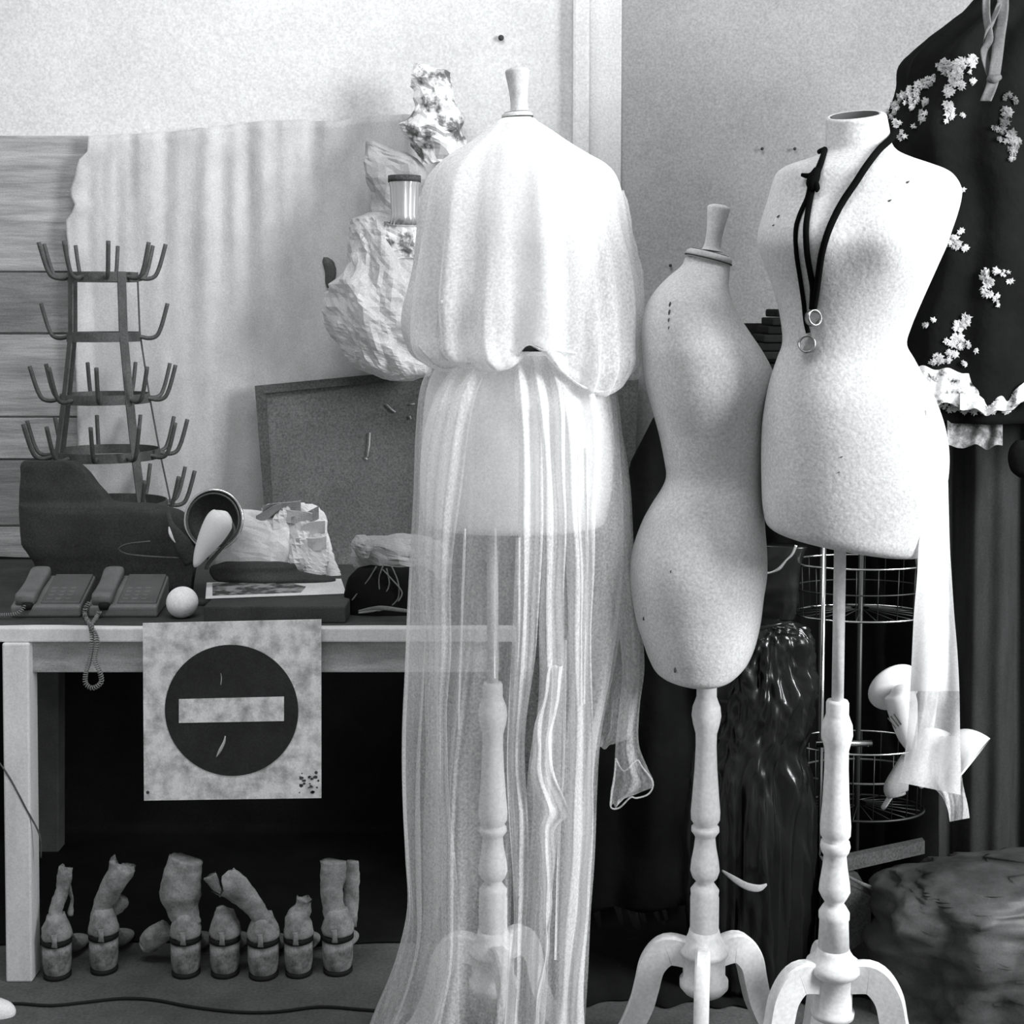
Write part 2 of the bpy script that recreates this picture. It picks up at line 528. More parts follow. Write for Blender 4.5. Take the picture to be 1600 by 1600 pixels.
# top planks
ylist = [YT, YT+0.27, YT+0.53, YT+TD]
for i in range(3):
    box('plank', ((tx0+tx1)/2, (ylist[i]+ylist[i+1])/2, TZ-0.0145), (tx1-tx0, ylist[i+1]-ylist[i]-0.002, 0.029), PWOOD, tb, bev=0.003)
box('apron', ((P(20, 1000, YT).x+tx1)/2-0.01, YT+0.03, TZ-0.029-0.034), (tx1-P(20, 1000, YT).x-0.05, 0.022, 0.068), RWOOD, tb, bev=0.002)
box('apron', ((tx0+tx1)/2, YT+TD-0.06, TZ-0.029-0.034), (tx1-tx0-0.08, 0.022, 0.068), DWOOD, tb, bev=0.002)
def leg(u, vtop, y, mat_, wpx, u_b=None):
    x = P(u, vtop, y).x; xb = P(u_b if u_b is not None else u, 1500, y).x
    hw = wpx/2*px(y)
    v = []
    for z, xx in ((TZ-0.0295, x), (0.0, xb)):
        for sx, sy in ((-1, -1), (1, -1), (1, 1), (-1, 1)):
            v.append((xx+sx*hw, y+sy*hw, z))
    f = [(0, 1, 2, 3), (7, 6, 5, 4)] + [(i, (i+1) % 4, 4+(i+1) % 4, 4+i) for i in range(4)]
    o = newmesh('leg', v, f, mat_, tb, None, False)
    md = o.modifiers.new('b', 'BEVEL'); md.width = 0.004; md.segments = 2
    return o
leg(31, 1010, YT+0.022, PWOOD, 42, 36)
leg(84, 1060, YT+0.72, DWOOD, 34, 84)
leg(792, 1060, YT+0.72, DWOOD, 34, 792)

tc_ = sheet('table_cover', lambda a, b: Vector((tx0+0.02+(P(800, 980, YT).x-tx0)*a, YT+0.028+0.012*noise.noise(Vector((a*9, 0, 0)))*(1-b)+0.765*b, TZ+0.0008+0.0006*noise.noise(Vector((a*12, b*6, 0))))), 60, 20, LEATHER, thick=0.001)
tag(tc_, 'dark cloth spread over the table top under the telephones and bags', 'cloth')

# ------------------------------------------------------------------ no-entry sign
ys = YT-0.012
sg = thing('no_entry_sign', 'square mottled white sign with dark disc and pale bar on the table front', 'sign', P(362, 1250, ys))
c4 = [P(223, 974, ys), P(502, 968, ys), P(502, 1247, ys), P(225, 1251, ys)]
pl = prism('plate', c4, (0, 0.003, 0), SIGNW, sg)
cc = P(362, 1110, ys); rad = 106*px(ys)
def disc(name, c, r, y, th, m_, parent, n=72, sx=1, sz=1):
    v = [(c.x+sx*r*math.cos(2*PI*k/n), y, c.z+sz*r*math.sin(2*PI*k/n)) for k in range(n)]
    return prism(name, v, (0, th, 0), m_, parent)
disc('disc', cc, rad, ys-0.0016, 0.0015, SIGND, sg)
b4 = [P(280, 1092, ys), P(444, 1088, ys), P(444, 1126, ys), P(280, 1129, ys)]
prism('bar', [p+Vector((0, -0.0030, 0)) for p in b4], (0, 0.0013, 0), SIGNW, sg)
for pts_ in ([(352, 1150), (350, 1160), (344, 1172), (338, 1183)], [(345, 1052), (346, 1060), (345, 1070)]):
    q = [P(a, b, ys-0.002) for a, b in pts_]
    k = 1.0 if pts_[0][0] > 346 and len(pts_) == 4 and pts_[0][1] > 1100 else 0.55
    if pts_[0][1] == 1052: k = 0.3
    tube('chip', q, [0.4*0.0015*k*2, 0.003*k, 0.0036*k, 0.0008*k][:len(q)], SCUFF, sg, n=6, sub=3)
random.seed(5)
for k in range(16):
    u = 466+random.random()*32; v = 1201+random.random()*38
    c = P(u, v, ys); r = (1.2+random.random()*2.6)*px(ys)
    pts = [(c.x+r*(0.6+0.6*random.random())*math.cos(a*PI/4), ys-0.0008, c.z+r*(0.5+0.5*random.random())*math.sin(a*PI/4)) for a in range(8)]
    prism('rust_spot', pts, (0, 0.0006, 0), RUST, sg)
for (u, v) in ((231, 1238), (494, 1207)):
    disc('bolt_hole', P(u, v, ys), 2.6*px(ys), ys-0.0008, 0.0006, RUST, sg, 12)

# ------------------------------------------------------------------ telephones
def phone(ub, label, left_cord):
    y0 = Yz(966, TZ)
    xL = P(ub, 966, y0).x; W = 0.150; D = 0.165
    t = thing('telephone', label, 'telephone', (xL+W/2, y0, TZ), 'desk telephones at the front of the table')
    sk = 0.02    # set turned slightly, so its back edge drifts right
    def pt(x, y, z): return Vector((xL+x-y*0.09, y0+y, TZ+z))
    def wedge(name, x0, x1, ya, yb, zb, zf, zk, m_, bev, par=t):
        v = [pt(x0, ya, zb), pt(x1, ya, zb), pt(x1, yb, zb), pt(x0, yb, zb), pt(x0, ya, zf), pt(x1, ya, zf), pt(x1, yb, zk), pt(x0, yb, zk)]
        f = [(0, 1, 2, 3), (4, 5, 6, 7), (0, 1, 5, 4), (1, 2, 6, 5), (2, 3, 7, 6), (3, 0, 4, 7)]
        o = newmesh(name, v, f, m_, par, None, False)
        md = o.modifiers.new('b', 'BEVEL'); md.width = bev; md.segments = 3
        return o
    wedge('base', 0, W, 0, D, 0.001, 0.026, 0.062, PHONE, 0.006)
    def sl(y): return 0.026+0.036*y/D
    body = wedge('faceplate', 0.062, W-0.004, 0.012, D-0.008, 0.02, sl(0.012)+0.004, sl(D)+0.004, PHONED, 0.003)
    # keypad, 4 rows of 3
    for r in range(4):
        for c in range(3):
            yy = 0.028+r*0.019; xx = 0.078+c*0.020
            v, f = box_data(pt(xx, yy, sl(yy)+0.0032), (0.013, 0.011, 0.004), None, 0.0012)
            newmesh('key', v, f, PHONE, body, None, False)
    wedge('label_strip', 0.074, 0.132, 0.108, 0.13, 0.03, sl(0.108)+0.0050, sl(0.13)+0.0050, PHONE, 0.001)
    # handset: rounded bar with two raised ends
    hs = M()
    def lift(y): return sl(y)-0.002
    pts = [(0.030, 0.004), (0.030, 0.03), (0.030, 0.10), (0.030, 0.17), (0.030, 0.205)]
    rows = [(0.004, 0.019, 0.020), (0.016, 0.023, 0.027), (0.045, 0.022, 0.020), (0.085, 0.021, 0.017), (0.12, 0.022, 0.020), (0.150, 0.023, 0.026), (0.164, 0.019, 0.020)]
    n = 16; V = []; Fc = []
    m = 24
    for i in range(m+1):
        yy, hw, hh = cr(rows, i/m)
        for k in range(n):
            a = 2*PI*k/n; c, s = math.cos(a), math.sin(a)
            x = hw*math.copysign(abs(c)**0.5, c); z = hh/2*math.copysign(abs(s)**0.5, s)
            V.append(pt(0.030+x, yy, lift(yy)+0.012+z))
    for i in range(m):
        for k in range(n):
            Fc.append((i*n+k, i*n+(k+1) % n, (i+1)*n+(k+1) % n, (i+1)*n+k))
    Fc.append(tuple(range(n))); Fc.append(tuple(m*n+k for k in range(n)))
    hsobj = newmesh('handset', V, Fc, PHONE, t)
    # dark cradle cup in front of the handset
    c = pt(0.036, 0.0, 0.02)
    v, f = lathe_data((c.x, c.y+0.006), [(0.002, TZ+0.034), (0.011, TZ+0.033), (0.013, TZ+0.026), (0.011, TZ+0.018)], 16)
    newmesh('cord_socket', v, f, RUBBER, t)
    # coiled cord
    if left_cord:
        path = [pt(0.034, -0.002, 0.028), pt(0.02, -0.014, 0.014), pt(-0.01, -0.015, 0.010), pt(-0.06, 0.0, 0.008), pt(-0.13, 0.03, 0.008)]
    else:
        path = [P(156, 955, y0-0.006), P(150, 966, y0-0.016), P(143, 978, YT-0.008), P(144, 1000, YT-0.022), P(140, 1030, YT-0.02), P(134, 1052, YT-0.018), P(134, 1068, YT-0.018), P(145, 1075, YT-0.018), P(158, 1066, YT-0.018), P(156, 1050, YT-0.02), P(148, 1030, YT-0.024), P(152, 1000, YT-0.024), P(140, 975, YT-0.012), P(133, 962, y0-0.012), P(134, 950, y0-0.004), P(140, 942, y0+0.004)]
    # helix
    mm = (len(path)-1)*60
    L_ = [Vector(cr([tuple(p) for p in path], i/mm)) for i in range(mm+1)]
    acc = 0; hp = []; up = Vector((0, 1, 0.1)); R = 0.0035 if left_cord else 0.0042
    for i, p in enumerate(L_):
        tt = (L_[min(i+1, mm)]-L_[max(i-1, 0)]).normalized()
        if i: acc += (L_[i]-L_[i-1]).length
        up = (up-tt*up.dot(tt)).normalized(); s = tt.cross(up)
        a = acc/0.0048*2*PI
        hp.append(p+up*math.cos(a)*R+s*math.sin(a)*R)
    v, f = tube_data(hp, 0.0013, 5)
    newmesh('coiled_cord', v, f, CORD, t)
    return t
phone(16, 'grey desk telephone at the left end, its coiled cord running off to the left', True)
phone(136, 'grey desk telephone beside the white ball, coiled cord looping over the table edge', False)

# ball
yb = Yz(967, TZ)
cb_ = P(283, 943, yb)
rb = 25*px(yb)
bm = bmesh.new(); bmesh.ops.create_uvsphere(bm, u_segments=40, v_segments=24, radius=rb)
me = bpy.data.meshes.new('ball'); bm.to_mesh(me); bm.free(); me.materials.append(BALL)
for p_ in me.polygons: p_.use_smooth = True
ball = bpy.data.objects.new('ball', me); COL.objects.link(ball); ball.location = (cb_.x, yb+0.01, TZ+rb)
tag(ball, 'small round white ball at the table edge above the sign', 'ball')

# dark flat case with a bordered photo lying on it
yc0 = Yz(976, TZ)+0.005
cx0 = P(318, 975, yc0).x; cx1 = P(540, 975, yc0).x
case = box('flat_case', ((cx0+cx1)/2, yc0+0.10, TZ+0.019), (cx1-cx0, 0.20, 0.036), LEATHER, bev=0.004)
tag(case, 'dark flat case under the bordered photograph on the table', 'case')
zc = TZ+0.038
ph = thing('photo_print', 'flat photograph with a white border lying on the dark flat case', 'photograph', (P(430, 930, Yz(930, zc)).x, Yz(920, zc), zc))
ya, yb_ = Yz(935, zc), Yz(908, zc)
q = [P(321, 936, Yz(936, zc)), P(541, 928, Yz(928, zc)), P(533, 905, Yz(905, zc)), P(323, 911, Yz(911, zc))]
prism('border', [Vector((p.x, p.y, zc+0.0002)) for p in q], (0, 0, 0.0012), PAPER, ph)
q = [P(332, 932, Yz(932, zc)), P(470, 927, Yz(927, zc)), P(478, 918, Yz(918, zc)), P(440, 909, Yz(909, zc)), P(332, 913, Yz(913, zc))]
prism('image', [Vector((p.x, p.y, zc+0.0016)) for p in q], (0, 0, 0.0006), PHOTO, ph)

# dark leather bag at the left (behind the phones)
yg = 3.20
lb = thing('leather_bag', 'large dark leather bag slumped at the back of the table under the bottle rack', 'bag', (P(150, 880, yg).x, yg, TZ))
def bagcb(t, a, p, c, h, d):
    k = 0.008*ridge(p, 9, 4)
    return p + (p-c).normalized()*k
loft('bag_body', [(720, 36, 118), (726, 32, 128), (738, 32, 140), (755, 32, 152), (770, 32, 166), (784, 32, 180), (788, 32, 240), (793, 32, 262), (800, 33, 285), (815, 34, 300), (835, 34, 310), (850, 36, 312), (865, 46, 310), (880, 56, 306), (925, 62, 302)], yg, LEATHER, lb, dr=0.4, n=48, ns=40, e=4.5, cb=lambda t, a, p, c, h, d: p+Vector((0.003*ridge(p, 8, 4), -0.006*ridge(p, 10, 2), 0)) if True else p)
for o_ in lb.children:      # flatten the depth of the bag, keep it on the table
    for v_ in o_.data.vertices:
        v_.co.y *= 0.55
        v_.co.z = max(v_.co.z, 0.0015)
tube('bag_handle', [P(235, 846, yg-0.085), P(200, 850, yg-0.09), P(186, 858, yg-0.092), P(200, 866, yg-0.092), P(240, 870, yg-0.09), P(280, 872, yg-0.088)], 0.0022, IRON, lb, n=8, sub=6)
pathloft('bag_flap', [(262, 798, 4, yg-0.06), (268, 820, 5, yg-0.085), (285, 850, 14, yg-0.09), (300, 880, 12, yg-0.085)], LEATHER, lb, flat=0.4)
pathloft('buckle', [(264, 823, 0.8, yg-0.10), (266, 833, 2.6, yg-0.102), (270, 842, 1.8, yg-0.102), (274, 848, 0.6, yg-0.10)], LAMPW, lb, flat=0.4)

# ------------------------------------------------------------------ bottle drying rack
yr = 3.48
rx = P(166, 700, yr).x
rk = thing('bottle_rack', 'tall grey iron bottle drying rack with rings of upturned prongs, at the left', 'rack', (rx, yr, TZ))
s_ = px(yr)
rings = [(433, 53, 9, 0.2), (526, 56, 2, 0.0), (622, 68, 9, 0.0), (709, 82, 11, 0.25), (790, 92, 5, 0.1), (908, 104, 0, 0)]
def strap_ring(R, z, hgt, th=0.003, n=56):
    v = []; f = []
    for k in range(n):
        a = 2*PI*k/n
        for rr, zz in ((R, z-hgt/2), (R, z+hgt/2), (R-th, z+hgt/2), (R-th, z-hgt/2)):
            v.append((rx+rr*math.cos(a), yr+rr*math.sin(a), zz))
    for k in range(n):
        k2 = (k+1) % n
        for j in range(4):
            f.append((k*4+j, k*4+(j+1) % 4, k2*4+(j+1) % 4, k2*4+j))
    return v, f
# one prong mesh, shared
pv, pf = tube_data([(0, 0, 0), (0.022, 0, -0.004), (0.040, 0, 0.002), (0.050, 0, 0.020), (0.058, 0, 0.045), (0.068, 0, 0.082)], 0.0052, 8, True, 4)
pme = bpy.data.meshes.new('prong'); pme.from_pydata([tuple(v) for v in pv], [], pf); pme.materials.append(IRON)
for p_ in pme.polygons: p_.use_smooth = True
for (v, r, cnt, ph0) in rings:
    z = P(166, v, yr).z if v < 900 else TZ+0.010
    vv, ff = strap_ring(r*s_, z, 15*s_)
    newmesh('ring', vv, ff, IRON, rk, None, False)
    angs = [math.radians(q) for q in (-50, -22, 12, 40, 75)] if v == 790 else [ph0+2*PI*k/cnt for k in range(cnt)] if cnt > 2 else [0.05, PI-0.05]
    for a in (angs if cnt else []):
        o = bpy.data.objects.new('prong', pme); COL.objects.link(o); o.parent = rk
        o.location = (r*s_*math.cos(a), r*s_*math.sin(a), z-TZ)
        o.rotation_euler = (0, 0, a)
    if v in (622, 709):
        pass
for a in (math.radians(18), math.radians(162), math.radians(-42), math.radians(-138)):
    v = []; f = []
    prof = [(425, 51), (520, 53), (620, 66), (707, 80), (790, 96), (908, 102)]
    tdir = Vector((-math.sin(a), math.cos(a), 0)); rdir = Vector((math.cos(a), math.sin(a), 0))
    for (vv_, r) in prof:
        z = P(166, vv_, yr).z if vv_ < 900 else TZ+0.002
        c = Vector((rx, yr, z)) + rdir*(r*s_+0.002)
        for sx, sr in ((-1, -1), (1, -1), (1, 1), (-1, 1)):
            v.append(c+tdir*sx*0.0115+rdir*sr*0.0016)
    for i in range(len(prof)-1):
        for j in range(4):
            f.append((i*4+j, i*4+(j+1) % 4, (i+1)*4+(j+1) % 4, (i+1)*4+j))
    f.append((0, 1, 2, 3)); e_ = (len(prof)-1)*4; f.append((e_, e_+1, e_+2, e_+3))
    newmesh('leg', v, f, IRON, rk, None, False)

# ------------------------------------------------------------------ round metal rim with pale cone
yl = 3.13
ln = thing('cone_lamp', 'pale cone shaped lamp with a round metal rim, left of the crumpled paper', 'lamp', (P(330, 890, yl).x, yl, TZ))
ctr = P(334, 812, yl)
rm = 46*px(yl)
arc = []
for k in range(41):
    a = 2*PI*k/40
    arc.append(ctr+Vector((rm*math.cos(a)*0.98, 0.012*math.sin(a), rm*math.sin(a))))
v, f = tube_data(arc[:-1], 0.0038, 8, False, 0, True); newmesh('rim', v, f, CHROME, ln)
v, f = tube_data([ctr+(p-ctr)*0.90+Vector((0, -0.008, 0)) for p in arc[:-1]], 0.0022, 8, False, 0, True); newmesh('inner_rim', v, f, IRON, ln)
# dish behind
V = []; Fc = []
for i in range(9):
    rr = rm*0.96*math.sin(i/8*PI/2); dy = 0.035*math.cos(i/8*PI/2)
    for k in range(32):
        a = 2*PI*k/32
        V.append(ctr+Vector((rr*math.cos(a), 0.004+dy, rr*math.sin(a))))
for i in range(8):
    for k in range(32):
        Fc.append((i*32+k, i*32+(k+1) % 32, (i+1)*32+(k+1) % 32, (i+1)*32+k))
newmesh('dish', V, Fc, LEATHER, ln)
pathloft('cone', [(354, 800, 3, yl-0.05), (350, 806, 16, yl-0.05), (343, 815, 22, yl-0.055), (330, 838, 20, yl-0.06), (316, 862, 13, yl-0.065), (307, 880, 6, yl-0.07), (304, 886, 1.5, yl-0.07)], LAMPW, ln, flat=0.9)
tube('stem', [P(356, 806, yl-0.03), P(366, 830, yl-0.03), P(352, 850, yl-0.035), P(326, 880, yl-0.05), P(322, 889, yl-0.05)], 0.004, IRON, ln, sub=4)
box('foot', (P(330, 890, yl).x, yl-0.03, TZ+0.006), (0.07, 0.05, 0.011), LEATHER, ln, bev=0.004)

# ------------------------------------------------------------------ crumpled papers on table
yp = 3.27
cp = thing('crumpled_paper', 'crumpled bundle of white paper on the table with ruffled right end', 'paper', (P(430, 885, yp).x, yp, TZ))
loft('wrapper', [(796, 366, 392), (806, 348, 430), (825, 338, 458), (850, 332, 462), (872, 328, 464), (886, 328, 462), (897, 334, 458)], yp-0.05, PAPER, cp, smooth=False, dr=0.42, n=30, ns=18, e=3, cb=crumple_cb(0.005, 14, 2))
def ruf(t, a, p, c, h, d):
    return p + (p-c).normalized()*(0.014*math.sin(a*7+t*9)+0.006*ridge(p, 30, 3))
loft('ruffle', [(788, 425, 478), (800, 412, 496), (830, 405, 506), (860, 412, 512), (885, 420, 520), (898, 420, 522)], yp-0.04, PAPER, cp, smooth=False, dr=0.5, n=52, ns=20, e=2, cb=ruf)
for k, (a, b, c, d) in enumerate([(455, 815, 498, 800), (440, 800, 488, 812), (400, 812, 440, 795), (470, 830, 508, 820), (410, 800, 470, 788), (462, 850, 510, 845)]):
    def fs_(s, t, a=a, b=b, c=c, d=d, k=k):
        u = a+(c-a)*s; v = b+(d-b)*s+20*t-8+2*math.sin(s*4+k)
        return P(u, v, yp-0.085+0.008*math.sin(s*4+t*2+k)+0.02*t)
    sheet('crease', fs_, 12, 6, PAPER if k % 2 else PAPERG, cp, thick=0.0012, smooth=False)
# dark cloth below it
zz = TZ+0.038
dk = loft('dark_cloth', [(878, 352, 440), (884, 330, 462), (893, 326, 470), (902, 330, 520), (908, 340, 525)], yp-0.1, LEATHER, None, dr=0.25, n=30, ns=14, e=2.4, cb=crumple_cb(0.003, 20, 6))
tag(dk, 'dark folded cloth lying between the crumpled white paper and the photograph', 'cloth')

# cloth bundle with twine next to the dress
yu = 3.08
bu = thing('cloth_bundle', 'grey crumpled cloth bundle tied with loose twine beside the draped dress', 'bundle', (P(610, 930, yu).x, yu, TZ))
loft('bundle_body', [(838, 575, 660), (846, 556, 690), (865, 552, 700), (885, 560, 700), (898, 568, 700), (904, 575, 690)], yu, PAPERG, bu, smooth=False, dr=0.55, n=36, ns=24, e=2.4, cb=crumple_cb(0.010, 16, 8))
loft('knot', [(836, 556, 572), (845, 550, 580), (858, 552, 582), (870, 560, 576)], yu-0.07, PAPERG, bu, smooth=False, dr=0.8, n=18, ns=10, cb=crumple_cb(0.004, 30, 1))
for k, pts in enumerate([[(588, 885), (576, 905), (560, 925), (550, 938)], [(600, 880), (592, 905), (596, 930), (608, 915), (604, 888)], [(612, 885), (622, 910), (622, 935), (606, 950), (590, 955)], [(598, 890), (612, 905), (628, 925), (622, 940)]]):
    tube('twine', [P(a, b, yu-0.10-0.004*k) for a, b in pts], 0.0016, RIBG, bu, n=6, sub=5)
pathloft('loose_end', [(560, 958, 1, yu-0.12), (580, 953, 4, yu-0.12), (596, 950, 3, yu-0.12)], PAPERG, bu, flat=0.4)
dc = thing('dark_bag', 'low black bag with folds lying on the table under the grey cloth bundle', 'bag', (P(600, 975, 2.98).x, 2.98, TZ))
loft('bag_body', [(888, 560, 665), (900, 548, 680), (925, 540, 690), (950, 540, 690), (968, 545, 690), (975, 552, 680)], 3.01, BLACK, dc, dr=0.35, n=32, ns=20, e=3, cb=crumple_cb(0.006, 12, 5))
pathloft('strap', [(535, 975, 3, 2.93), (560, 978, 5, 2.92), (600, 979, 5, 2.92), (640, 976, 5, 2.92), (680, 976, 4, 2.93)], BLACK, dc, flat=0.6)
pathloft('tag', [(560, 955, 1.5, 2.915), (580, 951, 2.6, 2.912), (600, 950, 3.5, 2.912), (640, 955, 2.6, 2.915), (660, 955, 1, 2.92)], RIBG, dc, flat=0.5)

# ------------------------------------------------------------------ dark framed panel leaning on the wall
yk = 3.64
dp = thing('framed_panel', 'large dark speckled panel with a darker border leaning on the wall behind the dress', 'panel', (P(540, 880, yk).x, yk, TZ))
q = [P(398, 604, yk+0.02), P(1000, 545, yk+0.02), P(985, 883, yk-0.06), P(420, 883, yk-0.06)]
prism('backing', q, (0, 0.018, 0), DARKB, dp)
def band(a, b, w, name='border'):
    pass
fy = -0.006
def qq(u, v):
    t = (v-575)/330
    return P(u, v, yk+0.02-0.08*t-0.007)
prism('border', [qq(398, 603), qq(1000, 545), qq(999, 556), qq(402, 616)], (0, 0.007, 0), DARKF, dp)
prism('border', [qq(398, 603), qq(414, 603), qq(432, 883), qq(420, 883)], (0, 0.007, 0), DARKF, dp)
for pts in ([(578, 676), (577, 695), (574, 714)], [(571, 716), (574, 718)], [(604, 632), (612, 640), (618, 644)], [(640, 650), (642, 655)], [(640, 632), (648, 631)]):
    tube('chalk_mark', [qq(a, b) + Vector((0, 0.002, 0)) for a, b in pts], 0.0022, PAPERG, dp, n=6)

# ------------------------------------------------------------------ boots
def boot(u, v1, hw, label, shaft, colr=True, dome=30, Yb=None, toe=None, gather=None):
    """u centre, v1 bottom of heel"""
    Yb = Yz(v1, 0.0)+0.012
    t = thing('boot', label, 'boot', (P(u, v1, Yb).x, Yb, 0), 'painted boots in a row under the table')
    s = px(Yb); x = P(u, v1, Yb).x
    hz = 50*s
    # heel cylinder
    v, f = lathe_data((x, Yb), [(hw*s*0.99, 0.006+hz), (hw*s*1.0, 0.006+hz*0.7), (hw*s*0.97, 0.006+hz*0.35), (hw*s*0.88, 0.012), (hw*s*0.7, 0.005)], 32)
    heel_ = newmesh('heel', v, f, BOOT, t)
    v, f = lathe_data((x, Yb), [(hw*s*0.8, 0.010), (hw*s*0.95, 0.008), (hw*s*0.95, 0.002), (hw*s*0.9, 0.0005)], 32)
    newmesh('heel_tip', v, f, RUBBER, heel_)
    v, f = lathe_data((x, Yb), [(hw*s*0.9, 0.019+hz), (hw*s*1.04, 0.018+hz), (hw*s*1.04, 0.008+hz), (hw*s*0.9, 0.0055+hz)], 32)
    newmesh('sole_band', v, f, RUBBER, t)
    zt = 0.019+hz
    # counter (rounded back of the boot) reaching forward to the toe on the floor behind
    V = []; Fc = []
    n = 24; stt = [(0.0, zt+0.016, 0.4, 0.3), (0.0, zt+0.030, 0.86, 0.8)]
    v, f = lathe_data((x, Yb), [(hw*s*0.62, zt+dome*s*1.25), (hw*s*0.74, zt+dome*s*0.95), (hw*s*0.92, zt+dome*s*0.62), (hw*s*1.03, zt+dome*s*0.3), (hw*s*1.06, zt+dome*s*0.1), (hw*s*1.0, zt)], 32)
    v = [Vector(p)+Vector((1, 0.4, 0.6))*0.0022*ridge(Vector(p), 45, u) for p in v]
    newmesh('heel_counter', v, f, BOOTL, t)
    # foot and split toe away from us, sloping to the floor
    tdx = toe if toe is not None else 0
    fv = []; ff = []; m = 14
    prof = [(0.0, zt+0.008, hw*s*0.7, 0.012), (0.04, zt-0.012, hw*s*0.7, 0.014), (0.08, 0.030, hw*s*0.8, 0.016), (0.12, 0.018, hw*s*0.95, 0.015), (0.15, 0.014, hw*s*0.8, 0.011), (0.16, 0.009, hw*s*0.3, 0.006)]
    for i in range(m+1):
        dy, zc_, w_, h_ = cr(prof, i/m)
        for k in range(n):
            a = 2*PI*k/n
            fv.append((x+tdx*dy*4*s*10+w_*math.cos(a), Yb+dy, max(zc_+h_*math.sin(a), 0.001)))
    for i in range(m):
        for k in range(n):
            ff.append((i*n+k, i*n+(k+1) % n, (i+1)*n+(k+1) % n, (i+1)*n+k))
    ff.append(tuple(range(n))); ff.append(tuple(m*n+k for k in range(n)))
    newmesh('foot', fv, ff, BOOTL, t)
    for i, (pts, fl, jag) in enumerate(shaft):
        pathloft('shaft' if i == 0 else 'flap', [(a, b, c, Yb+dy) for a, b, c, dy in pts], BOOTL, t, flat=fl, amp=0.0035, s=28, seed=u*0.13+i, smooth=True, jag=jag, n=22)
    # vertical seam strip across the band
    pathloft('back_strap', [(u-6, v1-68, 5, Yb-hw*s-0.001), (u-5, v1-56, 4, Yb-hw*s-0.003), (u-5, v1-48, 5, Yb-hw*s-0.001)], BOOT, t, flat=0.25)
    return t
boot(90, 1529, 23, 'white painted boot beside the table leg, with a narrow upright shaft strip', [([(88, 1450, 14, 0.0), (86, 1430, 10, 0), (93, 1405, 10, 0.005), (99, 1380, 11, 0.01), (103, 1358, 10, 0.01)], 0.5, 6), ([(110, 1430, 3, .02), (112, 1405, 4, .02), (106, 1380, 2, .02)], 0.5, 0)])
boot(163, 1520, 23, 'white painted boot with torn shaft leaning right, second from the table leg', [([(158, 1446, 18, 0), (152, 1428, 9, 0), (166, 1402, 16, 0.0), (180, 1378, 19, 0.0), (192, 1352, 21, 0)], 0.5, 10), ([(176, 1428, 4, .02), (188, 1412, 11, .02), (194, 1402, 7, .02)], 0.5, 0)])
boot(291, 1525, 24, 'white painted boot with the broadest upright shaft, below the sign', [([(296, 1448, 20, 0), (286, 1425, 24, 0), (282, 1400, 32, 0.0), (284, 1370, 30, 0.0), (291, 1341, 26, 0)], 0.55, 2), ([(262, 1450, 14, .03), (246, 1462, 18, .04), (230, 1475, 16, .05), (222, 1480, 8, .05)], 0.6, 0)])
boot(352, 1525, 24, 'white painted boot collapsed to a low cone, fourth from the table leg', [([(352, 1456, 22, 0.0), (350, 1440, 20, 0), (347, 1425, 12, 0.0), (344, 1416, 5, 0.0)], 0.7, 0), ([(346, 1400, 1.5, .0), (336, 1382, 7, .0), (328, 1368, 11, .0)], 0.5, 3)])
boot(412, 1528, 25, 'white painted boot with long shaft slanting to the upper left', [([(418, 1454, 20, 0.0), (410, 1436, 16, -0.01), (392, 1412, 16, -0.015), (370, 1388, 22, -0.02), (352, 1378, 25, -0.02)], 0.5, 10)])
boot(467, 1525, 23, 'white painted boot with a short crumpled top, second from the right', [([(466, 1456, 20, 0.0), (466, 1436, 20, 0), (472, 1420, 14, 0.0), (476, 1404, 12, 0.0)], 0.8, 4)])
boot(528, 1521, 25, 'white painted boot with tall flat pale shaft, rightmost of the row', [([(532, 1456, 26, 0.0), (524, 1440, 17, 0), (520, 1410, 17, 0.0), (520, 1375, 19, 0.0), (521, 1345, 20, 0)], 0.4, 1), ([(548, 1448, 8, .03), (548, 1410, 12, .03), (550, 1370, 11, .03), (552, 1345, 9, .03)], 0.4, 0)])

# thin cables
tg = tube('floor_cable', [P(a, b, Yz(b, 0.004)) for a, b in ((-20, 1580), (20, 1568), (80, 1571), (140, 1565), (190, 1560), (240, 1562), (300, 1573), (370, 1581), (430, 1581), (500, 1573), (560, 1577), (600, 1580))], 0.003, RUBBER, None, n=6, sub=4)
tag(tg, 'thin dark cable snaking across the floor in front of the boots', 'cable')
tg = tube('hanging_cable', [P(-10, 1180, YT-0.01), P(15, 1215, YT-0.006), P(40, 1262, YT-0.006), P(62, 1305, YT-0.004), P(64, 1340, YT+0.0)], 0.0018, IRON, None, n=6, sub=5)
tag(tg, 'thin grey cable hanging slantwise across the left table leg', 'cable')
tg = loft('grey_stone', [(1562, -30, 5), (1570, -40, 20), (1582, -40, 26), (1594, -34, 20)], Yz(1594, 0)+0.02, PWOOD, None, dr=0.5, n=24, ns=10)
tag(tg, 'small grey rounded lump on the floor left of the table leg', 'stone')

